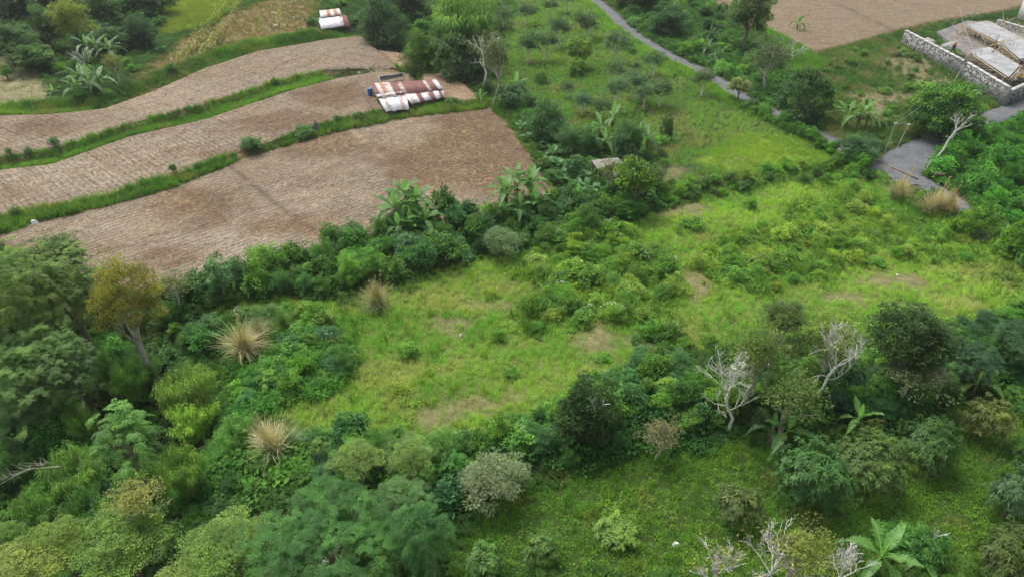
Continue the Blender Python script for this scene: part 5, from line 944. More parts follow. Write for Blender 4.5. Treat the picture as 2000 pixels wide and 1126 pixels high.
# ------------------------------------------------------------------ trees, shrubs and other plants
DG, MG, LG, YGc, TL, OL, GG, DT = (.056, .145, .028), (.08, .19, .032), (.09, .20, .03), (.14, .21, .03), (.046, .13, .044), (.13, .135, .024), (.085, .13, .07), (.020, .045, .020)
BMB, BMB2 = (.10, .21, .04), (.125, .215, .045)
def vary(c, r, s=.18): k = r.uniform(1-s, 1+s); return (c[0]*k*r.uniform(.88, 1.15), c[1]*k, c[2]*k*r.uniform(.85, 1.2))
T = [  # kind, crown box in the photograph, clear trunk (m), colour, name, label
 # left edge wood
 ('feather_big', (-90, 440, 120, 700), 5, (.105, .175, .052), 'spreading_tree', 'huge grey green feathery tree at the left edge, upper crown beside the big field'),
 ('feather_big', (40, 470, 205, 660), 5, (.095, .16, .052), 'spreading_tree', 'grey green feathery crown between the field corner and the olive yellow tree'),
 ('feather_big', (-60, 620, 160, 820), 3.5, (.09, .165, .055), 'spreading_tree', 'grey green feathery tree, lower crown at the left edge above the dark gap'),
 ('fine_big', (172, 490, 316, 690), 4.5, OL, 'olive_tree', 'olive yellow rounded tree with pale forked trunk near the big field corner'),
 ('tree', (60, 452, 165, 540), 3, (.06, .11, .03), 'bushy_tree', 'mid green bushy crown overlapping the lower left corner of the big field'),
 ('bamboo', (172, 650, 235, 790), 0, BMB, 'bamboo_clump', 'tall narrow light green bamboo plume just below the olive yellow tree'),
 ('bamboo', (205, 690, 292, 800), 0, (0.090, 0.202, 0.036), 'bamboo_clump', 'shorter green bamboo plume right of the tall narrow one'),
 ('bamboo', (240, 670, 320, 770), 0, (0.067, 0.155, 0.036), 'bamboo_clump', 'dark bamboo behind the pale trunk of the olive tree'),
 ('bamboo', (300, 680, 430, 850), 0, BMB2, 'bamboo_clump', 'large yellow green bamboo clump beside the bright creeper slope'),
 ('bamboo', (318, 755, 432, 880), 0, (0.172, 0.310, 0.048), 'bamboo_clump', 'yellow green drooping bamboo plume at the foot of the creeper slope'),
 ('bamboo', (120, 770, 195, 880), 0, (0.105, 0.217, 0.036), 'bamboo_clump', 'light bamboo arching over the dark gap on the left'),
 ('feather', (180, 778, 300, 930), 4, (.09, .20, .06), 'feathery_tree', 'soft grey green feathery tree among the bamboos in the ravine'),
 ('bamboo', (85, 845, 215, 1000), 0, (0.098, 0.202, 0.042), 'bamboo_clump', 'broad bamboo clump with a dead grey cane in the lower left ravine'),
 ('bamboo', (230, 870, 330, 990), 0, (0.090, 0.194, 0.036), 'bamboo_clump', 'bamboo clump below the soft grey green feathery tree'),
 ('bamboo', (310, 850, 410, 985), 0, (0.105, 0.202, 0.036), 'bamboo_clump', 'bamboo clump leaning against the bottom of the creeper slope'),
 ('bamboo', (20, 930, 130, 1060), 0, (0.075, 0.171, 0.036), 'bamboo_clump', 'dark bamboo slope at the lower left edge'),
 ('bamboo', (120, 930, 225, 1060), 0, (0.060, 0.155, 0.036), 'bamboo_clump', 'dark bamboo behind the yellowish trees at the bottom left'),
 ('bamboo', (-50, 860, 60, 980), 0, (0.053, 0.132, 0.036), 'bamboo_clump', 'dark bamboo at the very left edge below the gap'),
 ('sparse', (200, 938, 332, 1005), 5, (.15, .17, .045), 'sparse_tree', 'thin flat topped tree with yellowish and brown leaves in the ravine'),
 ('fine_big', (140, 992, 340, 1130), 3, (.10, .175, .035), 'yellowish_tree', 'large yellow green tree with brownish twigs at the bottom left'),
 ('fine_big', (345, 990, 535, 1140), 4, (.105, .18, .038), 'yellowish_tree', 'pale yellow green tree right of the largest bottom left tree'),
 ('fine_big', (40, 1010, 170, 1100), 4, (.10, .165, .03), 'yellowish_tree', 'yellow green tree left of the largest bottom left tree'),
 ('fine_big', (-50, 1060, 130, 1190), 3.5, (.135, .18, .045), 'yellowish_tree', 'pale yellow flowering tree in the bottom left corner'),
 ('fine_big', (300, 1085, 470, 1200), 3.5, (.12, .175, .04), 'yellowish_tree', 'yellow green tree cut by the bottom edge, right of the corner ones'),
 ('fine_big', (-40, 1020, 50, 1080), 3.5, (.07, .14, .025), 'yellowish_tree', 'green tree at the left edge above the pale yellow corner tree'),
 ('feather_big', (500, 985, 790, 1160), 3.5, (.036, .105, .026), 'spreading_tree', 'wide dark green feathery tree with bare white branches at the bottom edge'),
 ('feather', (770, 960, 890, 1130), 3, (.045, .125, .04), 'feathery_tree', 'dark bluish feathery tree beside the lower lawn at the bottom'),
 ('feather', (730, 935, 850, 1020), 3, (.06, .13, .04), 'feathery_tree', 'green feathery tree with reddish tips above the bluish one'),
 ('fine_big', (650, 852, 752, 930), 1.6, (.10, .165, .04), 'round_tree', 'round olive green bushy tree, left of the pair under the meadow edge'),
 ('fine_big', (752, 848, 842, 938), 1.6, (.12, .19, .06), 'round_tree', 'round pale green bushy tree, right of the pair under the meadow edge'),
 ('plume', (898, 874, 1030, 985), .8, (.12, .165, .10), 'grey_tree', 'fluffy grey green tree at the upper left corner of the lower lawn'),
 ('glossy', (1080, 742, 1210, 880), .2, (.024, .058, .013), 'dark_tree', 'dark glossy dense tree with a pale fork low in its crown, in the lower hedge'),
 ('glossy', (1710, 590, 1872, 715), 3.2, (.026, .056, .014), 'dark_tree', 'dark glossy tree with leaning pale trunk at the right of the dead trees'),
 ('glossy', (1490, 585, 1572, 640), 4.5, (.05, .085, .022), 'dark_tree', 'dark topped tree standing behind the white bare trees'),
 ('sparse', (1400, 600, 1560, 780), 1.2, (.075, .12, .03), 'sparse_tree', 'thin leaved olive tree right behind the largest white bare tree'),
 ('sparse', (1540, 590, 1710, 760), .8, (.085, .13, .03), 'sparse_tree', 'thin leaved olive tree around the second white bare tree'),
 ('sparse', (1460, 690, 1640, 850), 2, (.07, .12, .03), 'sparse_tree', 'thin leaved green tree in front of and between the two white bare trees'),
 ('sparse', (1690, 680, 1870, 760), 2, (.07, .10, .05), 'sparse_tree', 'grey twiggy bush around the leaning pale trunk at the right'),
 ('sparse', (1240, 800, 1338, 898), .8, (.13, .135, .075), 'sparse_tree', 'greyish twiggy small tree left of the largest white bare tree foot'),
 ('feather_big', (-80, 540, 60, 700), 4, (.09, .155, .06), 'spreading_tree', 'grey green feathery crown filling the left edge between the upper and lower ones'),
 ('feather_big', (70, 640, 195, 790), 3.5, (.075, .14, .055), 'spreading_tree', 'grey green feathery crown beside the tall narrow bamboo plume'),
 ('feather_big', (20, 720, 150, 835), 2.5, (.07, .135, .055), 'spreading_tree', 'lowest drooping grey green feathery crown above the dark gap'),
 # lower orchard
 ('mango', (1515, 858, 1655, 992), .6, (.042, .105, .030), 'mango_tree', 'dark green mango tree, leftmost of the three below the banana with drooping leaves'),
 ('mango', (1635, 838, 1772, 958), .8, (.055, .10, .026), 'mango_tree', 'mango tree with rusty young leaves, middle of the three on the lower lawn'),
 ('mango', (1765, 812, 1872, 922), .5, (.045, .10, .028), 'mango_tree', 'green mango tree, right of the rusty tipped one'),
 ('mango_small', (1885, 775, 1975, 862), .4, (.085, .11, .03), 'mango_tree', 'mango tree with reddish brown crown near the right edge'),
 ('mango_small', (1160, 993, 1255, 1072), .3, (.09, .165, .030), 'young_mango_tree', 'young mango tree with yellow green tips in the middle of the lower lawn'),
 ('mango_small', (1022, 1030, 1098, 1108), .3, (.065, .125, .03), 'young_mango_tree', 'young mango tree with dull yellow tips left of the middle one'),
 ('mango_small', (905, 1058, 990, 1140), .3, (.055, .125, .03), 'young_mango_tree', 'young mango tree cut by the bottom edge at the left of the lower lawn'),
 ('mango_small', (1395, 935, 1495, 1030), .4, (.055, .085, .024), 'young_mango_tree', 'dark young mango tree with reddish shoots in the centre right lawn'),
 ('mango_small', (1935, 905, 2040, 1020), .4, (.04, .085, .035), 'mango_tree', 'dark mango tree cut by the right edge above the corner'),
 ('mango', (1905, 1010, 2060, 1160), .5, (.045, .075, .018), 'mango_tree', 'dark olive mango tree in the bottom right corner'),
 ('sparse', (1490, 1005, 1650, 1150), 2.5, (.12, .155, .035), 'sparse_tree', 'yellow green tree growing around bare white branches at the bottom edge'),
 ('feather', (1940, 620, 2060, 720), 1, (.035, .085, .035), 'feathery_tree', 'dark feathery bush at the right edge below the meadow'),
 ('feather', (1860, 660, 1950, 750), .5, (.035, .085, .045), 'feathery_tree', 'bluish dark bush right of the leaning pale trunk'),
 # top middle
 ('tree', (700, -12, 797, 112), .2, (.035, .08, .035), 'dense_tree', 'dark dense tree standing at the right end of the upper field'),
 ('tree', (786, 56, 860, 158), .2, (.06, .12, .022), 'dense_tree', 'smaller mid green tree just behind the patchwork shed'),
 ('bamboo', (815, -60, 990, 130), 0, (0.098, 0.209, 0.036), 'bamboo_clump', 'huge bright bamboo clump at the top centre'),
 ('bamboo', (880, 0, 975, 130), 0, (0.085, 0.189, 0.036), 'bamboo_clump', 'right side bamboo of the big clump at the top centre'),
 ('drape', (850, 70, 940, 172), .1, (.04, .085, .025), 'bushy_tree', 'dark bushy tree at the foot of the big bamboo clump'),
 ('sparse', (925, 45, 1005, 180), 2, (.085, .115, .055), 'sparse_tree', 'greyish thin tree at the right edge of the big bamboo clump'),
 ('tree', (760, -60, 840, 60), .2, (.035, .07, .025), 'dense_tree', 'dark tree between the dense tree and the big bamboo at the top edge'),
 ('tree', (1030, 190, 1112, 288), .2, (.05, .115, .045), 'bushy_tree', 'bushy green tree above the large leaved plants beside the big field'),
 ('tree', (1195, 228, 1262, 312), .6, (.05, .11, .045), 'bushy_tree', 'bushy round tree just right of the bananas above the grey hut'),
 ('drape', (1105, 68, 1160, 120), 1.2, (.10, .175, .03), 'creeper_covered_tree', 'small tree smothered by bright creeper in the upper orchard'),
 ('drape', (1108, 112, 1144, 152), .2, (.095, .175, .03), 'creeper_covered_stump', 'creeper covered stump just below the smothered small tree'),
 ('fine', (1040, 136, 1072, 166), .1, (.07, .14, .03), 'round_bush', 'round bush left of the young orchard trees'),
 ('mango_small', (967, 158, 1040, 205), .6, (.04, .095, .035), 'bushy_tree', 'dark bushy tree with a banana behind it at the left of the orchard'),
 ('fine', (1085, 244, 1135, 300), .5, (.05, .12, .05), 'round_bush', 'bushy crown beside the large leaved plants'),
 ('drape', (1102, 302, 1142, 340), .8, (.06, .14, .055), 'round_bush', 'rounded pale green bush among the large leaved plants by the field corner'),
 ('sparse', (1160, 298, 1222, 370), 1.0, (.09, .12, .05), 'sparse_tree', 'thin grey twiggy tree in front of the grey hut'),
 ('tree', (1120, 246, 1172, 316), .3, (.05, .12, .045), 'bushy_tree', 'bushy dark tree left of the bananas above the grey hut'),
 ('tree', (1196, 280, 1240, 322), .3, (.045, .11, .04), 'bushy_tree', 'small bushy tree close behind the grey hut roof'),
 ('leafy', (1226, 322, 1276, 356), .3, (.08, .16, .045), 'bushy_bush', 'light leafy bush hiding part of the white sheet roof'),
 ('leafy', (1180, 312, 1216, 350), .3, (.07, .14, .045), 'bushy_bush', 'small leafy bush against the right half of the grey hut roof'),
 ('weedy', (1150, 322, 1178, 352), .1, (.06, .13, .05), 'bushy_bush', 'weedy bush at the left front of the grey hut'),
 ('leafy', (1208, 312, 1280, 400), 1.2, (.09, .165, .03), 'bushy_tree', 'light green tree in front of the white sheet roof'),
 ('sparse', (1262, 308, 1312, 370), .5, (.06, .10, .05), 'sparse_tree', 'dusty green small tree right of the white sheet roof'),
 ('tree', (1288, 222, 1318, 282), .2, (.045, .09, .03), 'slim_tree', 'slim dark upright small tree alone on the orchard grass'),
 ('plume', (940, 440, 1022, 502), .4, (.095, .155, .085), 'grey_green_bush', 'rounded grey green bush at the hedge in front of the second banana clump'),
 ('feather', (398, 494, 455, 572), 1.5, (.07, .155, .065), 'feathery_sapling', 'thin pale green feathery sapling against the lower field edge'),
 ('sparse', (290, 520, 380, 590), 1.5, (.10, .12, .05), 'sparse_tree', 'greyish thin bush right of the olive yellow tree'),
 # right of the lane
 ('drape', (1524, 138, 1624, 256), .1, (.035, .085, .026), 'dense_tree', 'large dark rounded tree at the lane corner of the rough plot'),
 ('tree', (1782, 166, 1920, 295), .1, (.034, .088, .022), 'creeper_covered_tree', 'creeper draped tree with bleached trunk over the lane junction'),
 ('tree', (1640, 258, 1722, 318), .3, (.045, .10, .05), 'bushy_tree', 'bushy green tree at the left mouth of the lane'),
 ('tree', (1415, -50, 1510, 90), .8, (.06, .12, .035), 'tall_tree', 'tall green tree at the top edge left of the dry field'),
 ('sparse', (1455, 60, 1560, 165), 1.5, (.065, .095, .05), 'sparse_tree', 'grey twiggy half bare tree above the lane'),
 ('tree', (1195, -60, 1300, 30), .2, (.035, .075, .026), 'dense_tree', 'dark tree overhanging the lane at the top edge'),
 ('tree', (1262, 10, 1345, 80), .2, (.035, .085, .03), 'dense_tree', 'dark shrubby tree beside the upper lane, below the overhanging one'),
 ('leafy', (1420, 150, 1470, 190), .8, (.13, .18, .075), 'pale_bush', 'pale leaved open bush at the lane edge'),
 # top left wood
 ('fine', (98, -5, 180, 95), .8, (.12, .16, .028), 'yellowish_tree', 'tall yellow green tree in the top left wood'),
 ('tree', (240, 28, 302, 105), .2, (.03, .07, .035), 'dense_tree', 'dark bluish tree at the right edge of the top left wood'),
 ('tree', (-40, -40, 70, 60), 3, (.028, .065, .03), 'wood_tree', 'dark tree in the top left corner'),
 ('tree', (-30, 40, 75, 125), .4, (.04, .09, .03), 'wood_tree', 'green tree at the left edge above the small clearing'),
 ('tree', (50, 10, 125, 100), .4, (.045, .10, .032), 'wood_tree', 'green tree left of the tall yellow green one'),
 ('tree', (160, -30, 240, 60), .5, (.045, .10, .04), 'wood_tree', 'mid green tree right of the tall yellow green one'),
 ('leafy', (215, -20, 300, 50), .2, (.05, .13, .035), 'wood_tree', 'leafy bright tree near the bright grass patch'),
 ('leafy', (270, -30, 345, 40), .2, (.06, .14, .035), 'wood_tree', 'leafy light tree on the edge of the bright grass patch'),
 ('tree', (20, 80, 110, 150), .2, (.05, .105, .03), 'wood_tree', 'low spreading green tree at the top of the small clearing'),
 ('tree', (60, -50, 170, 30), .5, (.025, .06, .03), 'wood_tree', 'dark tree at the top edge behind the yellow green one'),
 ('tree', (170, 50, 255, 110), .2, (.04, .095, .035), 'wood_tree', 'green tree above the top left bananas'),
 ('leafy', (50, 96, 100, 138), .6, (.06, .13, .035), 'wood_bush', 'small leafy bush with bare stems beside the clearing'),
 ('leafy', (0, 128, 22, 158), .2, (.06, .15, .035), 'round_bush', 'small bright bush alone on the left clearing'),
 ('sparse', (195, 95, 245, 150), 1.5, (.10, .13, .03), 'sparse_tree', 'thin yellowish tree at the edge of the dry slope by the bananas'),
 ('sparse', (1780, 712, 1872, 752), 1., (.08, .10, .05), 'sparse_tree', 'low grey twigs spreading right of the leaning pale trunk'),
]
PALEK = {'olive_tree', 'dark_tree'}
for kind, box, trunk, col, nm, lab in T:
    tree(kind, box, trunk, col, nm, lab, 'bush' if 'bush' in nm or 'sapling' in nm else 'bamboo' if nm == 'bamboo_clump' else 'tree', None, bark=M_pale if nm in PALEK or kind == 'sparse' else None)
# young orchard trees with pale trunks
for k, (box, tr, lab) in enumerate((((1060, 6, 1090, 22), .8, 'at the top, left of the lane'), ((1010, 14, 1045, 36), .6, 'at the top left of the orchard'), ((1120, 18, 1160, 70), 1.0, 'tall leafy one below the lane bend'), ((1070, 42, 1112, 74), 1.2, 'with forked trunk, above the creeper covered tree'),
        ((1012, 62, 1052, 120), .4, 'dense pale green one beside the grey thin tree'), ((1050, 62, 1090, 110), .9, 'dusty one left of the creeper covered tree'), ((1182, 72, 1232, 106), .9, 'wide one near the middle of the lane side'), ((1262, 106, 1296, 136), .7, 'small round one close to the lane'),
        ((1356, 138, 1394, 174), .8, 'neat round one nearest the lane bend'), ((1190, 126, 1222, 156), .6, 'at the back of the central cluster'), ((1182, 160, 1228, 192), 1.2, 'propped one at the left of the central cluster'), ((1222, 150, 1268, 176), .7, 'flat one on top of the central cluster'),
        ((1240, 168, 1278, 204), .5, 'dark one in front of the central cluster'), ((1270, 160, 1312, 200), .6, 'thin one at the right of the central cluster'), ((1098, 164, 1122, 184), .3, 'tiny one left of the central cluster'), ((1120, 186, 1156, 216), .3, 'low one left of the bananas'), ((1158, 200, 1192, 222), .2, 'low dark one above the bananas'),
        ((1236, 124, 1248, 140), .2, 'tiny one above the central cluster'), ((1085, -20, 1130, 8), .8, 'at the top edge near the lane'), ((1135, 40, 1170, 62), .5, 'on the left verge of the lane'), ((965, 20, 1000, 45), .6, 'at the right of the big bamboo top'))):
    r = random.Random(k); tree('orchard', (box[0]-.2*(box[2]-box[0]), box[1]-5, box[2]+.2*(box[2]-box[0]), box[3]-.08*(box[3]-box[1])), tr+.35, vary((.06, .115, .052), r), 'orchard_tree', 'young orchard tree with grey leaves, ' + lab, 'tree', 'young trees of the upper orchard', bark=M_white, limb=4)
# small bushes on the banks
for (x0, y0, x1, y1), kind, lab in (((92, 266, 116, 288), 'fine', 'round one at the left end of the upper bank'), ((44, 283, 62, 300), 'fine', 'second from the left end of the upper bank'), ((10, 287, 24, 305), 'fine', 'at the far left end of the upper bank'), ((466, 264, 510, 296), 'tree', 'like a little tree on the lower bank'),
        ((328, 318, 346, 342), 'weedy', 'upright one on the lower bank'), ((18, 402, 42, 428), 'fine', 'at the left end of the lower bank'), ((528, 148, 544, 168), 'weedy', 'upright one half way along the upper bank'), ((648, 224, 668, 240), 'weedy', 'on the bank below the patchwork shed'), ((566, 246, 610, 272), 'leafy', 'broad one in the middle of the lower bank'),
        ((375, 318, 390, 332), 'weedy', 'small dark one on the lower bank'), ((868, 190, 892, 210), 'leafy', 'bright one at the right corner of the patchwork shed'), ((596, 36, 622, 56), 'leafy', 'dark one left of the small tin shed'), ((684, 28, 712, 48), 'leafy', 'dark one right of the small tin shed'),
        ((305, 90, 325, 110), 'leafy', 'dark one on the dry slope'), ((812, 196, 830, 212), 'leafy', 'in front of the patchwork shed'), ((690, 218, 716, 236), 'leafy', 'left of the patchwork shed on the bank'), ((318, 124, 350, 146), 'weedy', 'blue green one at the foot of the dry slope')):
    tree(kind, (x0, y0, x1, y1), .25 if kind in ('fine', 'tree') else 0, (.055, .125, .04), 'bank_bush', 'small green bush, ' + lab, 'bush', 'bushes on the field banks')
# bushes alone in the meadow
for (x0, y0, x1, y1), kind, col, fl, lab in (((780, 664, 822, 702), 'leafy', LG, 1, 'with white flowers in the left of the meadow'), ((982, 716, 1012, 742), 'leafy', LG, 0, 'small round one in the lower meadow'), ((1160, 686, 1196, 712), 'leafy', LG, 0, 'yellow green one below the bare earth patch'), ((820, 716, 850, 734), 'weedy', YGc, 0, 'pale one in the lower left meadow'),
        ((1452, 388, 1480, 418), 'leafy', MG, 0, 'dark one in the upper right meadow'), ((1326, 424, 1372, 454), 'leafy', MG, 0, 'broad one in the upper meadow below the glade'), ((1128, 416, 1166, 450), 'leafy', (.15, .23, .03), 0, 'yellow leaved one in front of the large leaved plants'), ((606, 604, 650, 650), 'leafy', (.12, .20, .05), 0, 'pale green one in front of the dry grass clumps'),
        ((955, 638, 992, 672), 'weedy', MG, 0, 'dark one left of the flowering thicket'), ((1560, 440, 1600, 470), 'leafy', MG, 0, 'green one in the right meadow thicket'), ((752, 745, 800, 775), 'weedy', YGc, 0, 'tufted yellow one in the lower left meadow'), ((940, 560, 975, 585), 'weedy', YGc, 0, 'low one in the upper left meadow'), ((1690, 500, 1730, 525), 'leafy', LG, 0, 'bright one right of the meadow thicket')):
    o = tree(kind, (x0, y0, x1, y1), 0, col, 'meadow_bush', 'bush ' + lab, 'bush', 'single bushes in the meadow')
KEEP = [(*hit(px, py)[:2], q) for px, py, q in ((740, 608, 1.6), (474, 698, 2.0), (545, 888, 2.0), (552, 645, 1.), (1744, 398, 1.5), (1812, 426, 1.8), (1852, 416, 1.2), (1420, 850, 1.0), (1576, 792, .8), (1905, 472, .8), (980, 505, .8), (1155, 870, .5), (1668, 848, .8), (1528, 885, .8), (1900, 772, .9), (1702, 842, .6))]
# belts of shrubs: outline, height of the land, how many, width (m), kinds, colours, name, place, group, flowering share
MARKS_AT = [('olive yellow tree', 245, 580), ('pale feathery sapling', 425, 530), ('lone dry clump', 740, 575), ('first field bananas', 800, 410), ('second field bananas', 1015, 390), ('rounded grey bush', 980, 470), ('large leaved patch', 1110, 340), ('grey hut', 1190, 320), ('white sheet roof', 1240, 340),
 ('bright glade', 1500, 300), ('lane junction', 1770, 320), ('straw grass pair', 1790, 390), ('upper bare patch', 1355, 552), ('bare earth patches', 1205, 660), ('pale meadow patch', 1740, 545), ('white bare tree', 1400, 740), ('second bare tree', 1600, 690), ('leaning pale trunk', 1770, 730), ('dark glossy tree', 1145, 790),
 ('fluffy grey tree', 965, 925), ('olive round tree', 700, 890), ('pale round tree', 800, 890), ('pale bending clump', 545, 845), ('largest dry clump', 475, 650), ('creeper slope', 470, 840), ('wide feathery tree', 640, 1050), ('largest yellowish tree', 240, 1060), ('soft feathery tree', 240, 850), ('hanging banana leaves', 1530, 840), ('yellow green bananas', 1910, 740),
 ('tall yellowish tree', 140, 40), ('left clearing', 50, 150), ('top left bananas', 185, 150), ('bright grass patch', 400, 30), ('dark bluish tree', 270, 65), ('small tin shed', 652, 38), ('dense dark tree', 750, 50), ('big bamboo clump', 900, 60), ('patchwork shed', 795, 185), ('upper lane bend', 1270, 90), ('upper lane bananas', 1315, 40), ('lower lane bananas', 1390, 105),
 ('tall top tree', 1460, 20), ('lane corner tree', 1575, 195), ('plot bananas', 1670, 220), ('stone wall', 1860, 130), ('bleached trunk', 1840, 250), ('insulator poles', 1740, 280), ('leaning board', 1830, 350)]
TEX = dict(leafy='leafy', fine='fine leaved', feather='feathery', weedy='weedy', tree='bushy')
def describe(x, y, w, wd, kind, c, noun, place):
    px, py, _ = (float(v) for v in project(x, y, terr1(x, y))); nm, mx, my = min(MARKS_AT, key=lambda m: math.hypot(m[1]-px, (m[2]-py)*1.6)); dx, dy = px-mx, (py-my)*1.6
    rel_ = ('right of' if dx > 0 else 'left of') if abs(dx) > abs(dy) else ('below' if dy > 0 else 'above')
    size = ('small', 'medium', 'large')[min(2, int((w-wd[0])/(wd[1]-wd[0])*3))]; tone = 'bluish' if c[2]/c[1] > .46 else 'yellowish' if c[0]/c[1] > .6 else 'dark' if c[1] < .1 else 'bright' if c[1] > .155 else 'green'
    return f'{size} {tone} {TEX[kind]} {noun} {place}, {rel_} the {nm}'.replace('flowering shrub in the right meadow thicket', 'flowering shrub in the right thicket')
ORD = ['leftmost', 'second from left', 'third from left', 'fourth from left', 'fifth from left', 'sixth from left', 'seventh from left']
def relabel(obs):                          # things whose words coincide are told apart by their order from left to right
    by = {}
    for o in obs: by.setdefault(o['label'], []).append(o)
    for lab, os_ in by.items():
        if len(os_) < 2 or len(os_) > 14: continue
        os_.sort(key=lambda o: float(project(*o.location)[0])); n = len(os_)
        for i, o in enumerate(os_):
            w = 'rightmost' if i == n-1 else 'middle' if n == 3 and i == 1 else ORD[i] if i < 7 and i <= (n-1)//2 + 1 else ORD[min(6, n-1-i)].replace('left', 'right')
            o['label'] = ' '.join(f'{w} {lab}'.split()[:16]) if len(lab.split()) + len(w.split()) <= 16 else f'{w.split()[0]} {lab}' if len(lab.split()) < 16 else lab
def belt(pts, z, n, wd, kinds, cols, name, place, group, fl=0., seed=0, asp=(.6, 1.), gap=.55, cat='shrub'):
    poly = poly_z(pts, z); r = random.Random(seed); lo, hi = poly.min(0), poly.max(0); got = []; k = 0
    while len(got) < n and k < n*60:
        k += 1; x = r.uniform(lo[0], hi[0]); y = r.uniform(lo[1], hi[1]); w = r.uniform(*wd)
        if any(math.hypot(x-a, y-b) < gap*(w+c)*.5 for a, b, c in got) or sdist(poly, np.array([x]), np.array([y]))[0] < .1 or on_road(np.array([x]), np.array([y]), w*.3)[0] or built(np.array([x]), np.array([y]))[0]: continue
        qx, qy, _ = project(x, y, 0.)
        if any(math.hypot(x-a, (y-b+.9)*.8) < q + w*.4 for a, b, q in KEEP): continue
        if not (-70 < qx < 2070 and -60 < qy < 1200): continue
        got.append((x, y, w)); f = r.random() < fl; kd = r.choice(kinds); c = vary(r.choice(cols), r)
        o = shrub_at(x, y, w, w*r.uniform(*asp), kd, c, name, describe(x, y, w, wd, kd, c, 'flowering shrub' if f else 'shrub', place), cat, group, f)
    relabel([o for o in bpy.context.scene.objects if o.get('group') == group])
    print(group, len(got))
belt([(300, 600), (400, 560), (480, 545), (640, 482), (850, 436), (960, 425), (1100, 398), (1240, 372), (1310, 385), (1235, 428), (1085, 476), (960, 478), (860, 518), (700, 568), (560, 574), (450, 580), (330, 620)], -.3, 112, (1.5, 2.9), ['leafy', 'leafy', 'fine', 'feather', 'tree'], [DG, DG, MG, (.04, .10, .03), TL, (.05, .125, .025)], 'hedge_shrub', 'in the big field hedge', 'shrubs of the hedge below the big field', 0, 1, (.5, 1.25), .5)
belt([(1035, 480), (1200, 445), (1300, 500), (1345, 560), (1310, 600), (1265, 632), (1160, 636), (1040, 655), (1000, 625), (1075, 560), (1035, 520)], -.7, 62, (1.1, 2.4), ['leafy', 'leafy', 'weedy', 'fine'], [MG, LG, (.085, .19, .035), (.13, .23, .04), (.07, .15, .03)], 'meadow_shrub', 'in the middle thicket', 'thicket in the middle of the meadow', .14, 2, (.5, .85), .55)
belt([(1345, 500), (1500, 435), (1640, 362), (1745, 400), (1850, 420), (1990, 505), (1920, 530), (1700, 500), (1600, 545), (1470, 585), (1380, 560)], -.7, 95, (.8, 2.1), ['leafy', 'weedy', 'weedy', 'fine'], [LG, (.14, .25, .04), (.10, .21, .035), YGc, (.16, .24, .05), MG], 'meadow_shrub', 'in the right meadow thicket', 'thicket at the right of the meadow', .06, 3, (.45, .8), .5)
belt([(1240, 372), (1340, 362), (1500, 338), (1600, 322), (1690, 312), (1720, 345), (1640, 356), (1500, 358), (1380, 382), (1300, 402)], -.2, 46, (.9, 1.9), ['leafy', 'fine', 'weedy'], [MG, (.09, .17, .03), LG, (.06, .12, .035)], 'edge_shrub', 'along the meadow top', 'shrubs along the top edge of the meadow', 0, 4, (.55, .9), .5)
belt([(1850, 290), (1930, 255), (2010, 228), (2080, 200), (2080, 500), (2000, 445), (1900, 400), (1822, 360), (1820, 330)], .3, 75, (1.3, 3.0), ['leafy', 'leafy', 'fine'], [(.05, .16, .03), (.07, .21, .035), (.035, .11, .025)], 'roadside_shrub', 'right of the junction', 'shrubs right of the lane junction', 0, 5, (.7, 1.15), .5)
belt([(400, 645), (520, 625), (600, 615), (690, 680), (700, 735), (600, 782), (545, 780), (480, 800), (430, 780), (350, 700), (340, 640)], -1, 66, (1.0, 2.4), ['leafy', 'fine', 'feather', 'weedy'], [MG, (.05, .14, .035), TL, DG, LG, (.07, .15, .04)], 'slope_shrub', 'on the left slope', 'shrubs on the slope left of the meadow', .05, 6, (.5, .85), .5)
belt([(430, 950), (480, 880), (560, 880), (660, 880), (880, 900), (900, 940), (880, 1000), (800, 960), (720, 960), (560, 990), (500, 1010), (440, 1000)], -1.6, 52, (1.2, 2.6), ['leafy', 'feather', 'fine', 'feather', 'tree'], [TL, DG, (.055, .16, .03), MG, (.08, .17, .04), (.035, .085, .045)], 'thicket_shrub', 'in the lower thicket', 'shrubs of the thicket below the meadow', 0, 7, (.5, 1.25), .5)
belt([(870, 890), (960, 870), (1070, 830), (1100, 790), (1230, 735), (1330, 745), (1420, 790), (1430, 830), (1340, 850), (1240, 800), (1220, 880), (1180, 905), (1060, 910), (1020, 900), (900, 905)], -1.1, 62, (1.0, 2.2), ['leafy', 'leafy', 'feather', 'fine'], [MG, DG, TL, (.045, .125, .035), LG], 'lower_hedge_shrub', 'in the lower hedge', 'shrubs of the lower hedge', .1, 8, (.5, 1.2), .5)
belt([(1235, 665), (1330, 655), (1345, 690), (1320, 725), (1245, 712)], -.9, 12, (1.0, 1.9), ['leafy', 'feather'], [TL, DG, MG], 'meadow_shrub', 'near the bare tree', 'dark shrubs left of the bare tree', 0, 9, (.6, .95), .5)
belt([(1440, 780), (1640, 720), (1880, 650), (2080, 600), (2080, 740), (1960, 760), (1800, 800), (1700, 850), (1500, 850)], -1.2, 85, (1.0, 2.3), ['leafy', 'feather', 'fine', 'feather'], [DG, TL, (.035, .09, .03), MG, (.03, .08, .04)], 'lower_hedge_shrub', 'in the right hedge', 'shrubs of the hedge under the bare trees', 0, 10, (.5, 1.25), .5)
belt([(1860, 760), (2060, 690), (2060, 900), (1960, 930), (1990, 800), (1880, 800)], -1.2, 12, (1., 2.), ['feather', 'leafy'], [DG, TL], 'lawn_shrub', 'on the lawn edge', 'shrubs at the right edge of the lower lawn', 0, 11)
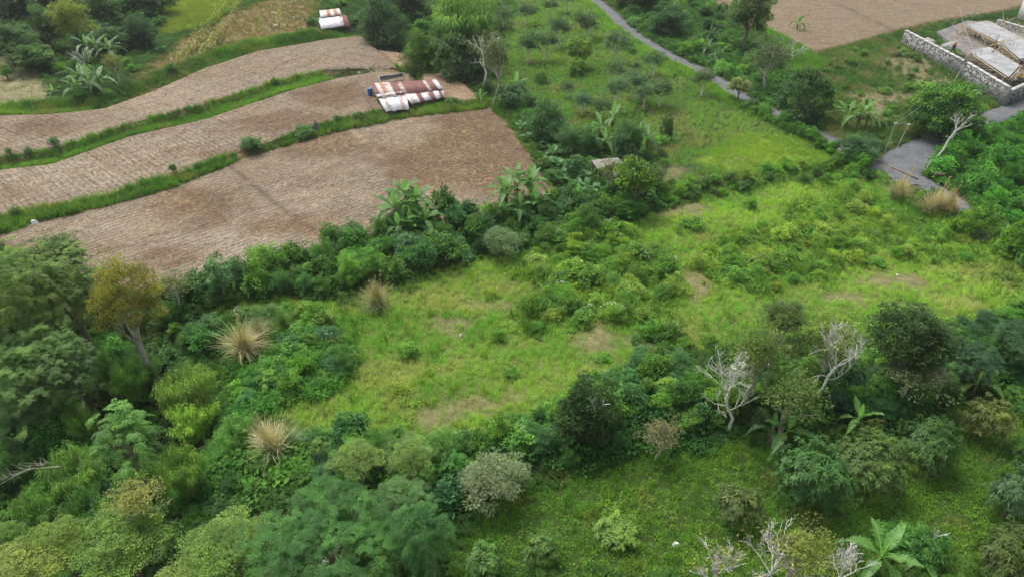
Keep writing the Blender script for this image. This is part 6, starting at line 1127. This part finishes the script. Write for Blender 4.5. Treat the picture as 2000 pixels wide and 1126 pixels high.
belt([(1195, -30), (1380, -30), (1440, 60), (1510, 120), (1560, 150), (1540, 190), (1500, 205), (1440, 175), (1380, 140), (1270, 80), (1215, 45)], .3, 85, (1.4, 3.2), ['leafy', 'tree', 'fine', 'feather'], [DG, (.035, .085, .028), MG, (.045, .11, .028)], 'lane_shrub', 'beside the upper lane', 'shrubs right of the upper lane', 0, 12, (.5, .9), .5)
belt([(1500, 205), (1560, 150), (1620, 240), (1720, 290), (1700, 320), (1600, 262), (1540, 235)], .3, 22, (1., 2.), ['leafy', 'fine'], [DG, MG], 'lane_shrub', 'by the plot lane', 'shrubs along the lane by the rough plot', 0, 13, (.5, .8), .5)
belt([(1700, 285), (1760, 268), (1800, 240), (1900, 232), (1930, 205), (1890, 190), (1820, 150), (1765, 95), (1700, 85), (1600, 130), (1560, 160), (1610, 215), (1640, 250)], .3, 64, (.7, 1.9), ['leafy', 'weedy', 'weedy', 'fine'], [DG, MG, (.055, .12, .028), (.10, .14, .06)], 'plot_shrub', 'on the rough plot', 'shrubs of the rough plot', 0, 14, (.4, .75), .4)
belt([(-60, -40), (320, -40), (330, 20), (300, 80), (240, 110), (150, 110), (110, 130), (-60, 105)], 2.1, 60, (2., 4.), ['tree', 'leafy', 'fine', 'feather'], [DG, (.03, .075, .032), MG, (.04, .10, .035)], 'wood_shrub', 'in the top wood', 'understorey of the top left wood', 0, 15, (.6, 1.), .45)
belt([(110, 140), (160, 190), (240, 185), (270, 140), (250, 95), (170, 100)], 2.1, 22, (1.2, 2.4), ['leafy', 'weedy', 'fine'], [DG, MG, (.06, .12, .035)], 'wood_shrub', 'at the wood edge', 'bushes around the top left bananas', 0, 16, (.5, .9), .5)
belt([(690, -40), (1000, -40), (1000, 60), (960, 180), (900, 150), (860, 140), (830, 60), (790, 90), (720, 60)], 1., 45, (1.6, 3.4), ['tree', 'fine', 'leafy'], [DG, (.03, .07, .026), (.045, .10, .028)], 'wood_shrub', 'at the top centre', 'understorey at the top centre', 0, 17, (.6, 1.), .5)
belt([(980, 205), (1040, 200), (1110, 250), (1290, 270), (1310, 330), (1290, 390), (1210, 400), (1110, 395), (1060, 330), (1010, 260)], .1, 55, (1., 2.2), ['leafy', 'fine', 'tree'], [DG, MG, (.045, .11, .04), (.06, .12, .045)], 'grove_shrub', 'in the hut grove', 'shrubs of the grove around the hut', 0, 18, (.5, .9), .55)
belt([(560, -30), (720, -40), (705, 40), (690, 30), (600, 18)], 2.1, 20, (1.4, 2.6), ['weedy', 'leafy'], [MG, (.06, .13, .04)], 'upper_shrub', 'at the top edge', 'weeds behind the small tin shed', 0, 19, (.6, 1.), .5)
belt([(-60, 820), (110, 800), (220, 900), (330, 980), (430, 1000), (500, 1010), (500, 1150), (-60, 1150)], -3, 60, (1.4, 2.8), ['feather', 'fine', 'leafy'], [DG, (.04, .10, .03), (.06, .14, .03), MG], 'ravine_shrub', 'in the dark ravine', 'understorey of the ravine', 0, 20, (.6, 1.), .5)
belt([(130, 640), (330, 640), (420, 720), (320, 760), (180, 760), (120, 700)], -2, 26, (1.4, 2.6), ['fine', 'leafy'], [DG, (.045, .105, .03)], 'ravine_shrub', 'in the left wood', 'bushes at the foot of the olive tree', 0, 21, (.6, 1.), .5)
belt([(1440, 192), (1470, 196), (1530, 228), (1600, 262), (1700, 322), (1690, 332), (1620, 300), (1560, 266), (1500, 240), (1445, 212)], .1, 34, (1.0, 2.1), ['leafy', 'fine', 'tree'], [DG, MG, (.06, .15, .035)], 'lane_shrub', 'on the near verge', 'shrubs on the near verge of the lane', 0, 22, (.7, 1.1), .45)
belt([(1790, 385), (1850, 398), (1930, 440), (2010, 485), (2080, 540), (2080, 570), (1990, 505), (1900, 470), (1820, 440)], .0, 34, (1.3, 2.5), ['leafy', 'weedy', 'fine'], [MG, LG, (.07, .15, .05)], 'lane_shrub', 'on the lower verge', 'shrubs on the near verge of the lower lane', 0, 23, (.95, 1.45), .4)
belt([(1170, 2), (1200, 50), (1260, 96), (1330, 134), (1400, 176), (1390, 184), (1310, 146), (1240, 110), (1190, 66), (1150, 10)], .0, 16, (.7, 1.4), ['leafy', 'weedy'], [MG, LG], 'lane_shrub', 'on the orchard verge', 'shrubs on the orchard verge of the lane', 0, 24, (.6, .9), .6)
# bananas: [foot in the photo, stem (m), leaf (m), leaves], labels of their clumps
def clump(spots, label, group, **k):
    relabel([banana(px, py, st, L, n, label, group, **k) for px, py, st, L, n in spots])
clump([(776, 448, 2.4, 2.5, 13), (796, 432, 2.9, 2.6, 13), (818, 440, 2.6, 2.5, 13), (832, 460, 1.8, 2.4, 10), (804, 464, 1.3, 2.3, 10), (780, 464, 1.2, 2.2, 9)], 'tall banana plant in the first clump on the big field lower edge', 'first banana clump on the big field edge')
clump([(988, 420, 2.5, 2.6, 13), (1008, 400, 2.8, 2.6, 13), (1036, 404, 2.7, 2.6, 13), (1014, 432, 1.5, 2.4, 10), (1046, 424, 1.6, 2.4, 10), (984, 434, 1.2, 2.2, 9)], 'tall banana plant in the second clump, near the big field right corner', 'second banana clump on the big field edge')
clump([(168, 178, 1.8, 2.9, 9), (184, 188, 2.0, 3., 9), (200, 183, 2., 2.8, 9), (158, 190, 1.2, 2.6, 8)], 'grey green banana plant in the lower clump of the top left wood edge', 'lower top left bananas', col=(.085, .15, .065))
clump([(180, 120, 2.4, 2.8, 9), (200, 126, 2.6, 2.9, 9), (222, 124, 2.2, 2.8, 9)], 'grey green banana plant in the upper clump of the top left wood edge', 'upper top left bananas', col=(.085, .15, .07))
clump([(1172, 285, 2.4, 2.4, 9), (1195, 262, 2.2, 2.4, 8), (1155, 290, 1.8, 2.2, 8), (1180, 300, 1.6, 2.2, 8)], 'banana plant in the clump above the grey hut', 'bananas above the grey hut', col=(.085, .165, .055))
clump([(1245, 308, 2.4, 2.5, 9), (1262, 300, 2., 2.4, 8)], 'arching banana plant right of the round bushy tree above the hut', 'bananas right of the round tree', col=(.085, .16, .06))
banana(1008, 195, 2.2, 2.4, 8, 'banana plant rising behind the dark bushy tree at the left of the orchard')
banana(1128, 398, 1.0, 1.7, 8, 'small banana plant at the right corner of the big field', col=(.07, .16, .06))
banana(1556, 58, 1.1, 2.4, 8, 'banana plant alone at the edge of the dry field', col=(.075, .18, .045))
clump([(1650, 252, 1.9, 2.6, 9), (1672, 256, 2.2, 2.8, 9), (1690, 250, 1.8, 2.5, 8)], 'banana plant with broad drooping leaves on the rough plot beside the lane', 'bananas on the rough plot', col=(.085, .17, .04))
clump([(1322, 45, 1.8, 2.4, 8), (1310, 34, 1.8, 2.3, 8)], 'dark banana plant in the growth right of the upper lane', 'upper lane bananas', col=(.035, .08, .035))
clump([(1385, 84, 1.6, 2.2, 8), (1378, 110, 1.4, 2.2, 8), (1402, 122, 1.2, 2., 8), (1392, 132, 1., 2., 7)], 'dull green banana plant in the lower growth right of the lane', 'lower lane bananas', col=(.045, .10, .04))
banana(106, 186, .5, 1.5, 6, 'small pale banana plant at the edge of the left clearing', col=(.10, .19, .07))
banana(938, 196, .6, 1.3, 6, 'small banana plant at the corner of the small ploughed patch', col=(.09, .18, .05))
banana(1708, 1116, 1.4, 2.6, 11, 'large near banana plant at the bottom right with ribbed upright leaves', col=(.085, .19, .045))
banana(1668, 842, 1.2, 1.9, 6, 'bright young banana plant beneath the right bare tree', col=(.10, .22, .05))
banana(1528, 878, 1.8, 2.2, 7, 'banana plant with long hanging leaves under the thin leaved tree', col=(.075, .165, .045))
banana(1500, 868, 1.6, 2., 6, 'darker banana plant just left of the one with hanging leaves', col=(.045, .10, .03))
banana(1898, 768, 1.0, 1.8, 5, 'light yellow green banana plant near the right edge', col=(.13, .23, .05))
banana(1918, 766, 1.0, 1.9, 4, 'second light banana plant leaning right near the right edge', col=(.12, .22, .05), young=False)
banana(1992, 1040, 1.0, 1.8, 6, 'grey green banana plant cut by the right edge near the bottom', col=(.085, .16, .08))
banana(1795, 1098, .4, 1.6, 6, 'small banana plant in the creeper mound at the bottom right', col=(.08, .18, .05))
banana(1704, 838, .6, .7, 4, 'dying banana plant with orange yellow leaves', col=(.42, .25, .02), young=False)
TARO = []
for i, (px, py, L, n) in enumerate([(1068, 286, 1.3, 9), (1082, 306, 1.3, 10), (1074, 322, 1.3, 9), (1092, 330, 1.3, 9), (1100, 350, 1.4, 10), (1118, 360, 1.4, 10), (1136, 352, 1.3, 9), (1150, 376, 1.5, 8), (1128, 376, 1.3, 8), (1160, 390, 1.2, 8), (1020, 255, 1.2, 8), (1030, 275, 1.2, 8)]):
    TARO.append(banana(px, py, .5, L, n, 'large leaved taro like plant in the patch right of the big field', 'large leaved plants at the field corner', (.06, .155, .06), 'large_leaved_plant', 'plant', False, True, False))
relabel(TARO); relabel([o for o in bpy.context.scene.objects if o.get('group') == 'bamboo poles by the lane'])
# maize rows on the dry slope
MZ = Geo(); rr = np.random.default_rng(4); MZ.tube([(0, 0, 0), (0, 0, .5), (.03, 0, 1)], [.02, .016, .008], 4, .9, False); a_ = np.arange(9)*2.4; MZ.quads(leafq(np.stack([0*a_, 0*a_, np.linspace(.2, .92, 9)], 1), np.stack([np.cos(a_), np.sin(a_), .5+0*a_], 1), np.zeros((9, 3)) + [0, 0, 1.], .42, .075, .2, .4), rr.random(9)); MZM = MZ.mesh('maize_plant', M_dry)
rm = random.Random(8)
for ln, n, wh in (([(352, 128), (372, 105), (400, 72), (420, 45), (440, 20), (452, 4)], 40, 'left long row'), ([(398, 110), (415, 92), (432, 70), (455, 40), (470, 12), (476, 0)], 40, 'right long row'), ([(512, 72), (513, 45)], 7, 'short row near the field'), ([(550, 62), (549, 15)], 9, 'upright row near shed'), ([(600, 20), (640, -5), (690, -10), (740, 0)], 16, 'row behind the small shed')):
    for k in range(n):
        s = k/(n-1)*(len(ln)-1); i = min(int(s), len(ln)-2); q = s-i; px = ln[i][0]*(1-q) + ln[i+1][0]*q + rm.uniform(-4, 4); py = ln[i][1]*(1-q) + ln[i+1][1]*q + rm.uniform(-3, 3); v = [float(w) for w in hit(px, py)]; hh = rm.uniform(1.5, 2.3)
        o = link('maize_plant', MZM, None, v, (rm.uniform(-.1, .1), rm.uniform(-.1, .1), rm.uniform(0, 6)), (hh, hh, hh), rm.choice(((.30, .30, .10), (.22, .25, .08), (.16, .22, .06)))); tag(o, 'withering yellow green maize plant in the ' + wh + ' on the dry slope', 'maize plant', 'maize rows on the dry slope')
# dry and green tall grass clumps
STR, GBL = (.43, .385, .23), (.16, .23, .12)
clump_grass(740, 604, 2.8, 3.0, (.30, .28, .14), 'tall clump of half dry grass at the upper left of the meadow', inner=GBL)
clump_grass(474, 692, 3.3, 3.6, STR, lean=(.15, .1), inner=(.22, .25, .12), label='largest straw coloured dry grass clump on the slope left of the meadow')
clump_grass(508, 668, 2.6, 2.4, (.24, .26, .14), 'greyish grass clump just right of the largest dry clump', seeds=False)
clump_grass(548, 884, 2.8, 3.2, (.46, .41, .26), lean=(-.35, .1), label= 'pale dry grass clump bending left at the lower left of the meadow', inner=GBL)
clump_grass(568, 872, 1.7, 2., (.17, .25, .14), 'green grass clump right behind the pale bending one', seeds=False)
clump_grass(552, 640, 1.9, 2.2, (.11, .22, .05), 'fresh green tall grass clump right of the dry ones', seeds=False)
clump_grass(536, 622, 1.4, 2., (.16, .24, .14), 'bluish green grass clump behind the fresh green one', seeds=False)
clump_grass(1744, 392, 3.2, 3.0, STR, lean=(.15, 0), inner=GBL, label='dry straw grass clump at the lane mouth, left of the pair')
clump_grass(1812, 420, 3.2, 3.6, (.43, .38, .23), lean=(.2, 0), inner=(.25, .26, .13), label='wide dry straw grass clump by the lane, right of the pair')
clump_grass(1852, 412, 2.4, 3.0, (.40, .34, .2), 'reddish dry grass clump behind the wide one by the lane')
clump_grass(1905, 470, 1.6, 2.2, (.17, .24, .14), 'grey green grass clump at the right end of the meadow', seeds=False)
clump_grass(1930, 448, 1.5, 2., (.25, .24, .12), 'thin dry grass clump beside the lane near the right edge')
clump_grass(1065, 925, 1.0, 2.2, (.10, .17, .06), 'drooping green grass clump at the upper edge of the lower lawn', seeds=False)
# bare trees
bare_tree(1420, 846, 0, (1330, 668, 1465, 846), 'largest bare white tree with spreading branches above the lower lawn', 5, (.10, .17, .03), 5, (-.12, 0), .42, thick=.78)
bare_tree(1576, 788, 0, (1545, 625, 1675, 788), 'second bare white tree leaning right among thin leaves', 8, (.12, .18, .03), 5, (.22, 0), .45, thick=.78)
bare_tree(1750, 758, 0, (1748, 660, 1850, 758), 'pale leaning trunk under the dark glossy tree at the right', 11, None, 3, (.3, .1), .55)
bare_tree(1495, 1150, 0, (1440, 1022, 1550, 1150), 'bare white branched tree rising from the bottom edge', 13, (.16, .17, .05), 5, (0, 0), .3)
bare_tree(1390, 1150, 0, (1345, 1065, 1440, 1150), 'low bare white twigged tree at the bottom edge left of the taller one', 17, (.17, .18, .05), 5, (0, 0), .25)
bare_tree(1620, 1150, 0, (1580, 1070, 1700, 1150), 'bare pale branches beside the large near banana plant', 19, None, 4, (.1, 0), .3)
bare_tree(640, 1130, 0, (520, 1040, 750, 1130), 'white bare limbs showing through the wide feathery tree at the bottom edge', 23, None, 3, (0, 0), .5)
bare_tree(1155, 858, 0, (1130, 760, 1180, 858), 'pale forked dead trunk inside the dark glossy tree', 29, None, 2, (0, -.3), .6)
bare_tree(168, 135, 0, (140, 92, 185, 135), 'small grey leafless tree beside the top left bananas', 31, None, 4, (0, 0), .3)
bare_tree(1545, 120, 0, (1510, 60, 1575, 120), 'grey leafless branches of a bare tree above the lane', 37, None, 4, (0, 0), .35)
bare_tree(945, 170, 0, (915, 60, 985, 170), 'thin pale bare trunks beside the big bamboo', 41, None, 4, (0, 0), .5)
bare_tree(1818, 322, 0, (1815, 215, 1895, 322), 'bleached leaning trunk at the lane junction under the creeper', 43, None, 3, (.25, 0), .55)
bare_tree(1800, 1085, 0, (1780, 1030, 1830, 1085), 'reddish brown broken stump beside the creeper mound', 47, None, 2, (.1, 0), .5)
# fallen grey cane in the ravine and the creeper mound
A = np.array([float(v) for v in hit(115, 905, 6.)]) + [0, 0, 6.]; B = np.array([float(v) for v in hit(0, 945, 5.)]) + [0, 0, 5.]; t = thing('dead_bamboo_cane', 'dead grey bamboo cane with bare twigs hanging out of the lower left bamboo', 'bamboo cane', A); g = Geo(); d = B-A; g.tube([(0, 0, -.2), d*.5 + [0, 0, .4], d], [.025, .02, .01], 5); g.obj('cane', M_pale, t); g = Geo()
for k in range(26): s = d*(.1 + .034*k) + [0, 0, .3]; g.tube([s, s + [rm.uniform(-1.3, -.3), rm.uniform(-.5, .8), rm.uniform(-.7, .3)]], [.012, .005], 3, .5, False)
g.obj('twig', M_pale, t)
for k, (box, lab) in enumerate((((1712, 1022, 1800, 1085), 'left'), ((1775, 1030, 1850, 1110), 'right'))):
    tree('drape', box, 0, (.055, .155, .035), 'creeper_mound', f'mound of small leaved light creeper beside the near banana plant, {lab} half', 'bush')
t = next(o for o in bpy.context.scene.objects if o.get('label', '').startswith('creeper draped tree')); cr = [c for c in t.children if c.name.startswith('crown')][0]
link('creeper', PROTO['drape'][0], t, cr.location + Vector((-.1*cr.scale[0], 0, cr.scale[2]*.34)), (0, 0, 1), Vector((.88, .88, .78))*cr.scale, (.075, .175, .03))
print('objects', len(bpy.context.scene.objects))# ------------------------------------------------------------------ thin damp air
hz = Geo().box((0, 650, 14), (1960, 2100, 42)).obj('haze', None); hz['kind'] = 'stuff'
m, t = nt('thin_haze'); v = N(t, 'ShaderNodeVolumePrincipled', _Density=.0002, _Anisotropy=.2); v.inputs['Color'].default_value = (.93, .96, 1, 1); o = N(t, 'ShaderNodeOutputMaterial'); t.links.new(v.outputs[0], o.inputs['Volume']); hz.data.materials.append(m)
